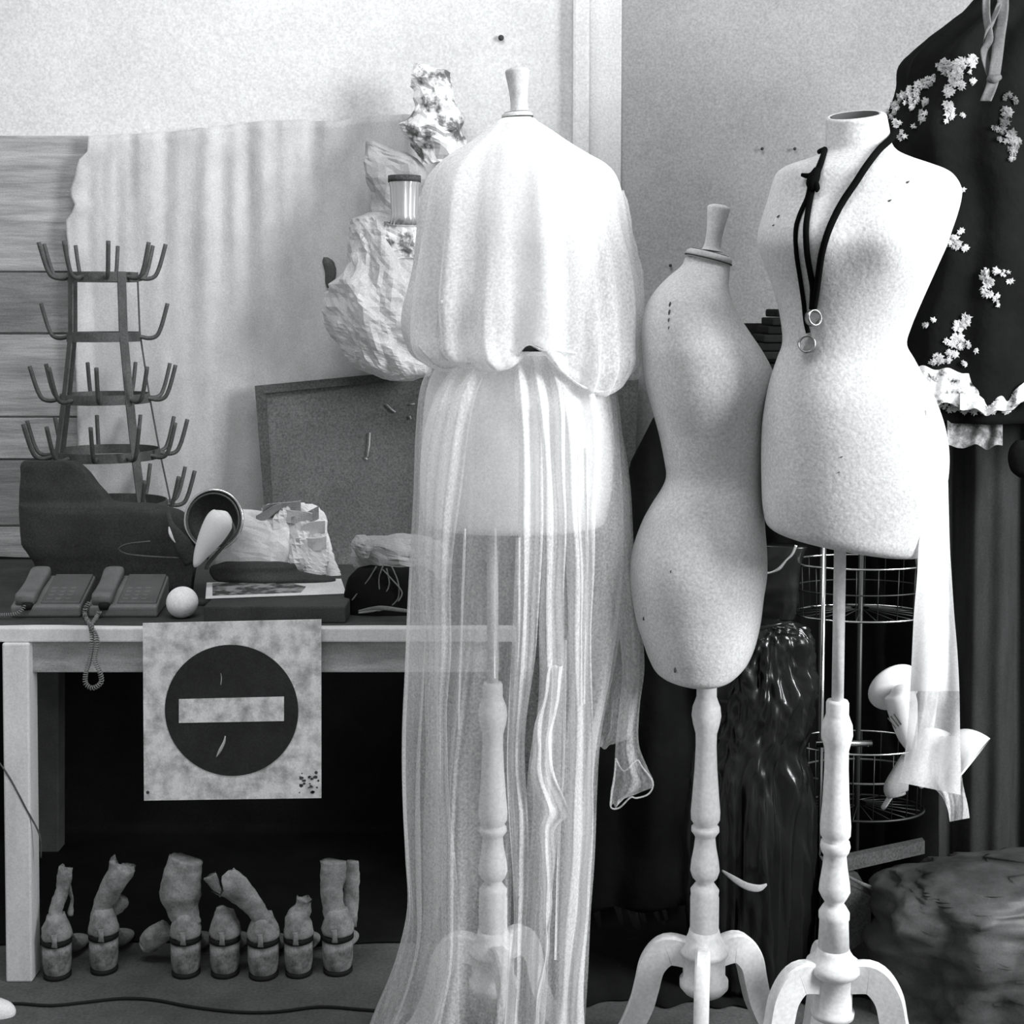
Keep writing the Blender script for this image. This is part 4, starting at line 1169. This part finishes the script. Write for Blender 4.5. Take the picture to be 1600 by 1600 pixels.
# ------------------------------------------------------------------ black draped backdrop (behind the forms)
def f_bd(s, t):
    v = 505+(1500-505)*t
    left = lerp_tab([(505, 1160), (560, 1110), (650, 1022), (690, 1002), (725, 984), (800, 975), (900, 960), (1060, 905), (1200, 850), (1500, 830)], v)
    right = 1560
    u = left+(right-left)*s
    y = 3.20+0.018*math.sin(u*0.06+0.5*math.sin(v*0.01))+0.02*noise.noise(Vector((u*0.02, v*0.01, 4)))
    p = P(u, v, y)
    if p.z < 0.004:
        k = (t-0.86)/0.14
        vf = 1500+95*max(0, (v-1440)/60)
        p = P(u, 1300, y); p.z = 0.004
        p.y = y-max(0, (v-1455)/45)*(0.44+0.05*noise.noise(Vector((u*0.02, 0, 0))))  # floor run stands in for the shade on the floor
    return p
bd = sheet('black_drape_and_shade', f_bd, 110, 60, BLACK, thick=0.003)
tag(bd, 'large black cloth behind the dress forms, its floor run standing in for shade', 'cloth')
bd.location.y += 0
# dark folded stack on top of it
st = thing('folded_stack', 'stack of dark folded cloths between the middle and right dress forms', 'stack', (P(1195, 560, 2.98).x, 2.98, P(0, 566, 2.98).z))
for i in range(6):
    va = 560-13*i
    c = P(1205+3*i, va-6, 2.98)
    box('folded_cloth', (c.x+0.02, 2.98+0.003*(i % 2), c.z), ((100-8*i)*px(2.98), 0.13, 12*px(2.98)), BLACK if i % 2 else UNDER, st, bev=0.004)
# shelf that carries the stack, hidden mostly
sf = box('black_shelf', (P(1235, 575, 2.98).x, 3.0, P(0, 566, 2.98).z-0.0115), (0.32, 0.2, 0.02), BLACK)
tag(sf, 'narrow black shelf under the dark folded cloths', 'shelf')

# glossy black plastic bag hanging between the two stands
ybg = 2.84
pb = thing('plastic_bag', 'glossy black plastic sack with bright creases between the two stands', 'bag', (P(1190, 1280, ybg).x, ybg, 0.0))
def bagc(t, a, p, c, h, d):
    top = math.exp(-t*4)
    r1 = ridge(Vector((math.cos(a)*1.6+t*0.5, math.sin(a)*1.6-t*0.4, t*0.9)), 2.2, 6)
    r2 = ridge(Vector((p.x*1.4+p.z*0.6, p.y, p.z*0.25)), 16, 3)
    return p+(p-c).normalized()*(0.022*r1+0.012*r2*(0.4+top))
loft('sack', [(974, 1150, 1228), (982, 1140, 1246), (1000, 1130, 1254), (1040, 1120, 1260), (1080, 1115, 1264), (1130, 1110, 1258), (1180, 1095, 1250), (1250, 1080, 1262), (1400, 1080, 1262), (1530, 1085, 1255)], ybg, BPLAST, pb, dr=0.55, n=120, ns=110, cb=bagc)
pathloft('rolled_edge', [(1150, 992, 1.5, ybg-0.07), (1185, 983, 3, ybg-0.08), (1210, 977, 2.6, ybg-0.08), (1222, 974, 1.2, ybg-0.075)], CHROME, pb, flat=0.7).active_material = BPLAST
pathloft('torn_strip', [(1128, 1360, 1.5, ybg-0.11), (1145, 1372, 4.5, ybg-0.12), (1165, 1384, 6, ybg-0.125), (1185, 1388, 6, ybg-0.12), (1198, 1382, 2, ybg-0.11)], PAPERG, pb, flat=0.3)
bx = thing('black_parcel', 'black parcel in crinkled foil edged wrap hanging above the glossy sack', 'parcel', (P(1215, 965, 2.98).x, 2.98, P(0, 965, 2.98).z))
loft('parcel_body', [(850, 1185, 1260), (870, 1180, 1256), (900, 1180, 1250), (940, 1178, 1245), (966, 1180, 1240)], 3.0, BPLAST, bx, dr=0.5, n=34, ns=24, e=3.4, cb=crumple_cb(0.005, 9, 1))
for pts, r_ in (([(1244, 852), (1238, 866), (1228, 876), (1218, 888), (1206, 894), (1194, 896)], 2.6),):
    pathloft('bright_edge', [(a, b, r_*(0.5+0.5*math.sin(i*1.3+1)**2), 2.92) for i, (a, b) in enumerate(pts)], TIN, bx, flat=0.4)

# ------------------------------------------------------------------ wire carousel
yw = 3.02
wc = thing('wire_carousel', 'dark wire display carousel with shallow baskets behind the right dress form', 'rack', (P(1345, 1300, yw).x, yw, 0))
wx = P(1345, 900, yw).x
def hoop(name, u, v, R, r, m_, sx=1.0):
    z = P(u, v, yw).z; x = P(u, v, yw).x
    pts = [Vector((x+R*math.cos(2*PI*k/64)*sx, yw-0.0+R*0.62*math.sin(2*PI*k/64), z)) for k in range(64)]
    v_, f_ = tube_data(pts, r, 6, False, 0, True)
    return newmesh(name, v_, f_, m_, wc)
Rb = 108*px(yw)
def basket(vt, vb, R, m1, m2):
    hoop('hoop', 1345, vt, R, 0.0026, m1)
    hoop('hoop', 1345, vb, R*0.97, 0.0026, m2)
    zt = P(0, vt, yw).z; zb = P(0, vb, yw).z
    for k in range(20):
        a = 2*PI*k/20+0.1
        e = Vector((wx+R*math.cos(a), yw+R*0.62*math.sin(a), zt)); b = Vector((wx+R*0.97*math.cos(a), yw+R*0.6*math.sin(a), zb))
        tube('wire', [e, b], 0.0012, DWIRE, wc, n=5)
        tube('spoke', [b, Vector((wx+0.02*math.cos(a), yw+0.02*math.sin(a), zb+0.012))], 0.0012, DWIRE, wc, n=5)
basket(878, 958, Rb, CHROME, CHROME)
basket(1160, 1262, Rb*0.95, CHROME, DWIRE)
hoop('hoop', 1345, 918, Rb*0.98, 0.0018, DWIRE); hoop('hoop', 1345, 1205, Rb*0.92, 0.0024, IRON)
zt = P(0, 820, yw).z
tube('pole', [(wx, yw, zt), (wx, yw, 0.03)], 0.006, DWIRE, wc, n=10)
xe = P(1288, 1000, yw-0.13).x
tube('rod', [(xe, yw-0.115, P(0, 850, yw-0.115).z), (xe, yw-0.115, 0.02)], 0.0048, CHROME, wc, n=10)
tube('rod', [(P(1300, 0, yw+0.1).x, yw+0.12, zt), (P(1300, 0, yw+0.1).x, yw+0.12, 0.02)], 0.0042, DWIRE, wc, n=10)
v_, f_ = lathe_data((wx, yw), [(0.02, 0.035), (0.03, 0.03), (0.13, 0.02), (0.14, 0.0)], 32); newmesh('base', v_, f_, DWIRE, wc)
tube('bar', [P(1275, 1163, yw-0.13), P(1362, 1161, yw-0.13)], 0.007, CHROME, wc, n=10)

# ------------------------------------------------------------------ white lamps
yL = 2.74
la = thing('clamp_lamp', 'small white lamp with a round dish shade behind the hanging sash', 'lamp', P(1410, 1150, yL))
def dish(t, c, axis, R, depth, m_, name='shade', n=40, hole=0.25):
    axis = Vector(axis).normalized(); e1 = axis.orthogonal().normalized(); e2 = axis.cross(e1)
    V = []; Fc = []
    m = 10
    for i in range(m+1):
        q = i/m; rr = R*(hole+(1-hole)*math.sin(q*PI/2)); dd = depth*(1-math.cos(q*PI/2))
        for k in range(n):
            a = 2*PI*k/n
            V.append(c+e1*rr*math.cos(a)+e2*rr*math.sin(a)+axis*dd)
    for i in range(m):
        for k in range(n): Fc.append((i*n+k, i*n+(k+1) % n, (i+1)*n+(k+1) % n, (i+1)*n+k))
    o = newmesh(name, V, Fc, m_, t)
    md = o.modifiers.new('s', 'SOLIDIFY'); md.thickness = 0.0022
    return o
dish(la, P(1405, 1084, yL), (-0.25, 0.9, 0.42), 45*px(yL), 0.022, LAMPW)
pathloft('socket', [(1398, 1074, 6, yL-0.03), (1404, 1082, 22, yL-0.032), (1408, 1096, 25, yL-0.035), (1412, 1120, 22, yL-0.04), (1418, 1150, 16, yL-0.045), (1424, 1170, 8, yL-0.045)], LAMPW, la, flat=1.0)
for k in range(3):
    tube('vent_slot', [P(1387+k*5, 1122-k*3, yL-0.066), P(1400+k*4, 1138-k*3, yL-0.064)], 0.0014, SEAM, la, n=5)
tube('arm', [P(1424, 1168, yL-0.045), P(1420, 1190, yL-0.02), P(1400, 1230, yL), P(1380, 1262, yL+0.05)], 0.005, LAMPW, la, sub=4)
pathloft('clip', [(1418, 1180, 9, yL-0.02), (1408, 1205, 14, yL-0.015), (1400, 1232, 20, yL-0.01), (1402, 1243, 14, yL-0.01)], PAPERG, la, flat=0.5)
lb2 = thing('clamp_lamp', 'small white lamp with a cone shade pointing down right of the hanging sash', 'lamp', P(1500, 1200, yL))
dish(lb2, P(1480, 1156, yL), (0.66, -0.42, -0.5), 44*px(yL), 0.060, LAMPW)
pathloft('socket', [(1440, 1150, 4, yL), (1446, 1150, 13, yL), (1468, 1154, 15, yL), (1486, 1160, 12, yL)], LAMPW, lb2, flat=1.0)
tube('arm', [P(1442, 1150, yL), P(1430, 1180, yL+0.01), P(1440, 1230, yL+0.02)], 0.005, LAMPW, lb2, sub=4)

# ------------------------------------------------------------------ sash hanging from the right form
sh = thing('sash', 'long translucent white sash hanging from the hip of the right dress form', 'sash', P(1460, 1280, 2.42))
srow = [(640, 1448, 1468), (700, 1446, 1479), (780, 1444, 1482), (850, 1436, 1484), (900, 1433, 1487), (960, 1428, 1491), (1020, 1425, 1496), (1080, 1422, 1499), (1140, 1418, 1500), (1190, 1412, 1501), (1222, 1404, 1501)]
def f_sash(s, t):
    v, a, b = cr(srow, t)
    u = a+(b-a)*s
    if t > 0.9: v += 20*(s)*(t-0.9)*10
    yf_ = 2.38-0.137*math.sqrt(max(0.02, 1-((u-1333)/149)**2))-0.010
    k = min(1, max(0, (v-860)/250))
    y = yf_*(1-k)+2.37*k+0.005*k*math.sin(s*9+t*3)
    return P(u, v, y)
sheet('strip', lambda s, t: f_sash(s, t*0.70), 24, 60, SASH, sh)
sheet('strip', lambda s, t: f_sash(s, 0.70+t*0.30), 24, 40, SASHL, sh)
def f_s2(s, t):
    v, a, b = cr([(1150, 1440, 1500), (1190, 1425, 1502), (1215, 1440, 1503), (1240, 1468, 1507), (1262, 1480, 1512), (1284, 1484, 1515)], t)
    return P(a+(b-a)*s, v-6*s*t, 2.40+0.014*math.sin(s*8+t*6))
sheet('tail', f_s2, 16, 30, SHEER2, sh)
def f_s3(s, t):
    v, a, b = cr([(960, 1446, 1478), (1050, 1440, 1470), (1120, 1434, 1462), (1190, 1420, 1450), (1222, 1412, 1452)], t)
    return P(a+(b-a)*s, v, 2.41+0.008*math.sin(s*10+t*5))
sheet('strip', f_s3, 12, 30, SHEER2, sh)
prism('hip_fold', [P(1436, 842, 2.345), P(1444, 838, 2.345), P(1440, 880, 2.345), P(1436, 893, 2.345), P(1432, 870, 2.345)], (0, 0.012, 0), PAPERG, sh)

# ------------------------------------------------------------------ black garment with white floral lace
yG = 2.96
gm = thing('lace_gown', 'tall black gown with scattered white lace flowers at the right edge', 'gown', (P(1540, 700, yG).x, yG, 0.6))
rG = [(-40, 1560, 1740), (0, 1532, 1740), (40, 1485, 1740), (75, 1440, 1740), (105, 1418, 1740), (140, 1412, 1740), (165, 1402, 1740), (200, 1392, 1740), (260, 1396, 1740), (330, 1420, 1740), (420, 1420, 1740), (500, 1400, 1740), (580, 1395, 1740), (640, 1390, 1750), (655, 1400, 1740)]
def cg(t, a, p, c, h, d):
    return p+(p-c).normalized()*(0.010*math.sin(a*11+t*3)+0.006*ridge(p, 7, 2))
gown = loft('gown_body', rG, yG, BLACK, gm, dr=0.55, n=90, ns=70, e=2.4, cb=cg)
trg = bvh(gown)
random.seed(11)
def petals(mm, u, v, nP, spread, size, su=1.0, sv=1.0):
    for k in range(nP):
        a = random.random()*2*PI; r = spread*math.sqrt(random.random())
        uu = u+r*math.cos(a)*su; vv = v+r*math.sin(a)*sv
        p = hit(trg, uu, vv, 0.002+0.003*random.random())
        if p is None: p = P(uu, vv, yG-0.06)
        R = size*(0.9+0.9*random.random())*px(yG)
        tilt = Vector((random.uniform(-.3, .3), -1, random.uniform(-.3, .3))).normalized()
        e1 = tilt.orthogonal().normalized(); e2 = tilt.cross(e1)
        n = 12; rq = [(1.05 if j % 2 else 0.6)*(0.6+0.6*random.random()) for j in range(n)]; V = [p+tilt*0.0012]+[p+e1*R*rq[j]*math.cos(2*PI*j/n)+e2*R*rq[j]*math.sin(2*PI*j/n) for j in range(n)]
        mm.add(V, [(0, 1+j, 1+(j+1) % n) for j in range(n)])
clusters = [ # centre u, v, count, spread, size, stretch u, stretch v
 [(1392, 178, 8, 8, 3.5), (1403, 165, 12, 8, 3.5), (1415, 152, 14, 9, 4), (1428, 144, 14, 9, 4), (1440, 134, 12, 8, 4), (1452, 126, 10, 7, 3.5), (1460, 122, 7, 5, 3)],
 [(1478, 106, 16, 10, 4), (1490, 110, 26, 13, 4.5), (1500, 100, 14, 9, 4), (1516, 95, 12, 8, 4), (1494, 124, 18, 11, 4.5), (1482, 142, 12, 8, 4), (1500, 135, 6, 5, 3.5)],
 [(1423, 166, 7, 6, 3.5), (1434, 158, 5, 4, 3), (1447, 158, 7, 5, 3.5), (1443, 182, 9, 7, 4), (1482, 172, 10, 8, 4.5), (1480, 164, 5, 5, 4), (1485, 182, 4, 3, 3.5), (1504, 180, 4, 2.5, 3), (1479, 191, 4, 3, 3.5), (1404, 192, 7, 5, 3.5), (1408, 210, 7, 7, 3.5), (1430, 198, 3, 3, 3), (1520, 128, 5, 4, 3.5), (1515, 113, 3, 3, 3)],
 [(1485, 372, 14, 9, 4), (1492, 382, 9, 6, 4), (1500, 362, 4, 4, 3.5), (1478, 378, 7, 5, 4), (1510, 386, 5, 6, 3), (1502, 298, 3, 3, 3)],
 [(1543, 428, 12, 8, 4), (1536, 436, 7, 5, 3.5), (1556, 424, 5, 4, 3.5), (1545, 442, 10, 6, 4), (1541, 458, 12, 8, 4.5), (1556, 466, 5, 5, 3.5), (1570, 428, 4, 5, 3), (1576, 440, 3, 4, 3), (1558, 478, 2, 3, 3)],
 [(1508, 500, 8, 7, 4), (1498, 512, 12, 7, 4.5), (1486, 532, 14, 9, 4.5), (1501, 538, 10, 7, 4), (1497, 526, 8, 6, 4), (1484, 551, 8, 6, 4), (1493, 553, 5, 4, 4), (1466, 560, 12, 7, 4.5), (1457, 567, 4, 4, 3.5), (1481, 564, 4, 4, 4), (1458, 498, 3, 3, 3), (1449, 509, 4, 3.5, 3), (1512, 540, 4, 4, 3.5), (1506, 568, 4, 3.5, 3.5), (1524, 546, 2, 4, 3)],
]
for cl in clusters:
    mm = M()
    for (u, v, c_, sp, sz) in cl: petals(mm, u, v, c_, sp, sz)
    o = mm.obj('lace_flowers', LACE, gm, None, False)
    o['kind'] = 'stuff'
# glinting ornaments on the right
mm = M()
for (u, v, c_, sp, sz) in [(1574, 152, 6, 6, 3.5), (1585, 157, 6, 5, 3), (1572, 176, 10, 7, 4.5), (1568, 190, 9, 6, 4), (1554, 200, 5, 4, 3.5), (1565, 205, 8, 6, 3.5), (1578, 216, 12, 8, 5), (1586, 222, 8, 6, 4), (1582, 236, 8, 5, 4.5), (1580, 248, 5, 3, 3.5), (1562, 216, 4, 4, 3)]:
    petals(mm, u, v, c_, sp, sz)
o = mm.obj('lace_flowers', LACEG, gm, None, False); o['kind'] = 'stuff'
# lace waist flounce
def flounce(va, vb, ua, ub, m_, ripple, Yf, nm='lace_flounce', holes=None):
    def fn(s, t):
        u = ua+(ub-ua)*s
        base = lerp_tab(holes, u) if holes else 0
        v = va+(vb-va)*t+base*(1-t*0.3)+2.5*math.sin(u*0.16)+4*noise.noise(Vector((u*0.06, t*3, 2)))
        return P(u, v, Yf+ripple*math.sin(u*0.22+t*2)-0.02*t)
    return sheet(nm, fn, 80, 12, m_, gm, thick=0.002, smooth=False)
flounce(574, 630, 1430, 1530, LACEH, 0.003, yG-0.115, holes=[(1430, 0), (1470, 2), (1500, 6), (1530, 18)])
flounce(612, 638, 1500, 1620, LACEH, 0.004, yG-0.13, holes=[(1500, 0), (1540, 10), (1570, 8), (1600, -12)])
flounce(655, 698, 1480, 1566, LACEG, 0.004, yG-0.10, 'lace_underskirt')
mm = M()
for k in range(90):
    u = 1440+k*1.9; v = 622+ (8*math.sin((u-1440)/60)+10 if u < 1580 else -2)+random.uniform(-7, 5)
    petals(mm, u, v, 1, 3, 3.4)
o = mm.obj('lace_edging', LACE, gm, None, False); o['kind'] = 'stuff'
# skirt of the gown below the lace: dark grey folds to the floor
def f_cur(s, t):
    v = 640+(1500-640)*t
    u = 1466+(1660-1466)*s
    y = yG+0.02+0.02*math.sin(u*0.055+1.6)+0.01*math.sin(u*0.13+v*0.002)
    p = P(u, v, y); p.z = max(p.z, 0.003)
    return p
sheet('long_skirt', f_cur, 90, 30, CURT, gm, thick=0.002)
# ribbons hanging from above
rbm = thing('hanging_ribbons', 'pair of grey ribbons hanging knotted down the black gown from above', 'ribbon', P(1550, 165, yG-0.16))
def rib(pts, hw):
    def fn(s, t):
        u, v = cr(pts, t)
        return P(u+hw*(2*s-1), v, yG-0.17+0.006*math.sin(t*8+s*2))
    return sheet('ribbon', fn, 5, 40, RIBG, rbm, thick=0.0015)
rib([(1542, -30), (1541, 20), (1546, 60), (1538, 80), (1545, 110), (1552, 125)], 6)
rib([(1566, -30), (1567, 15), (1561, 60), (1556, 100), (1551, 130), (1540, 158)], 9)
rib([(1562, 5), (1552, 30), (1543, 52), (1540, 75)], 4)
tube('knot', [P(1544, 122, yG-0.18), P(1552, 124, yG-0.185), P(1562, 120, yG-0.18)], [0.006, 0.009, 0.006], RIBG, rbm, n=8, sub=3)
# dark round thing at the right edge
rd = loft('black_hat', [(688, 1588, 1612), (700, 1578, 1640), (718, 1575, 1650), (736, 1580, 1640), (746, 1592, 1620)], yG-0.12, BLACK, None, dr=0.5, n=30, ns=16)
tag(rd, 'rounded black hat hanging at the right edge below the lace', 'hat')

# ------------------------------------------------------------------ lower right corner
ytp = 2.62
tp = loft('grey_tarp', [(1358, 1560, 1760), (1366, 1480, 1790), (1376, 1420, 1800), (1390, 1380, 1800), (1410, 1370, 1800), (1450, 1372, 1800), (1500, 1385, 1800), (1560, 1375, 1800), (1610, 1370, 1800), (1676, 1365, 1800)], ytp+0.12, TARP, None, dr=0.5, n=80, ns=60, e=2.3,
          cb=lambda t, a, p, c, h, d: p+(p-c).normalized()*(0.045*ridge(Vector((p.x*1.5-p.z*1.1, p.y*0.6, p.z*0.5+p.x*0.3)), 5, 7)+0.012*ridge(p, 15, 3)))
for v_ in tp.data.vertices:
    pz = v_.co.z
tag(tp, 'crumpled dark grey tarpaulin heaped on the floor in the lower right corner', 'tarpaulin')
pk = thing('grey_plank', 'short dark grey plank lying slantwise behind the stand of the right dress form', 'plank', P(1380, 1345, 2.95))
prism('board', [P(1322, 1340, 2.86), P(1445, 1314, 2.98), P(1445, 1334, 2.98), P(1322, 1362, 2.86)], (0, 0.02, 0), RIBG, pk).active_material = DARKF
cx = thing('carton', 'dark carton with a pale lid edge beside the heaped tarpaulin', 'box', (P(1340, 1480, 2.80).x, 2.8, 0))
prism('side', [P(1300, 1372, 2.78), P(1362, 1400, 2.78), P(1360, 1462, 2.78), P(1310, 1500, 2.78)], (0.0, 0.12, 0), DARKF, cx)
pathloft('lid_edge', [(1318, 1366, 2.5, 2.775), (1345, 1380, 3, 2.775), (1378, 1394, 4, 2.775)], DARKB, cx, flat=0.6)
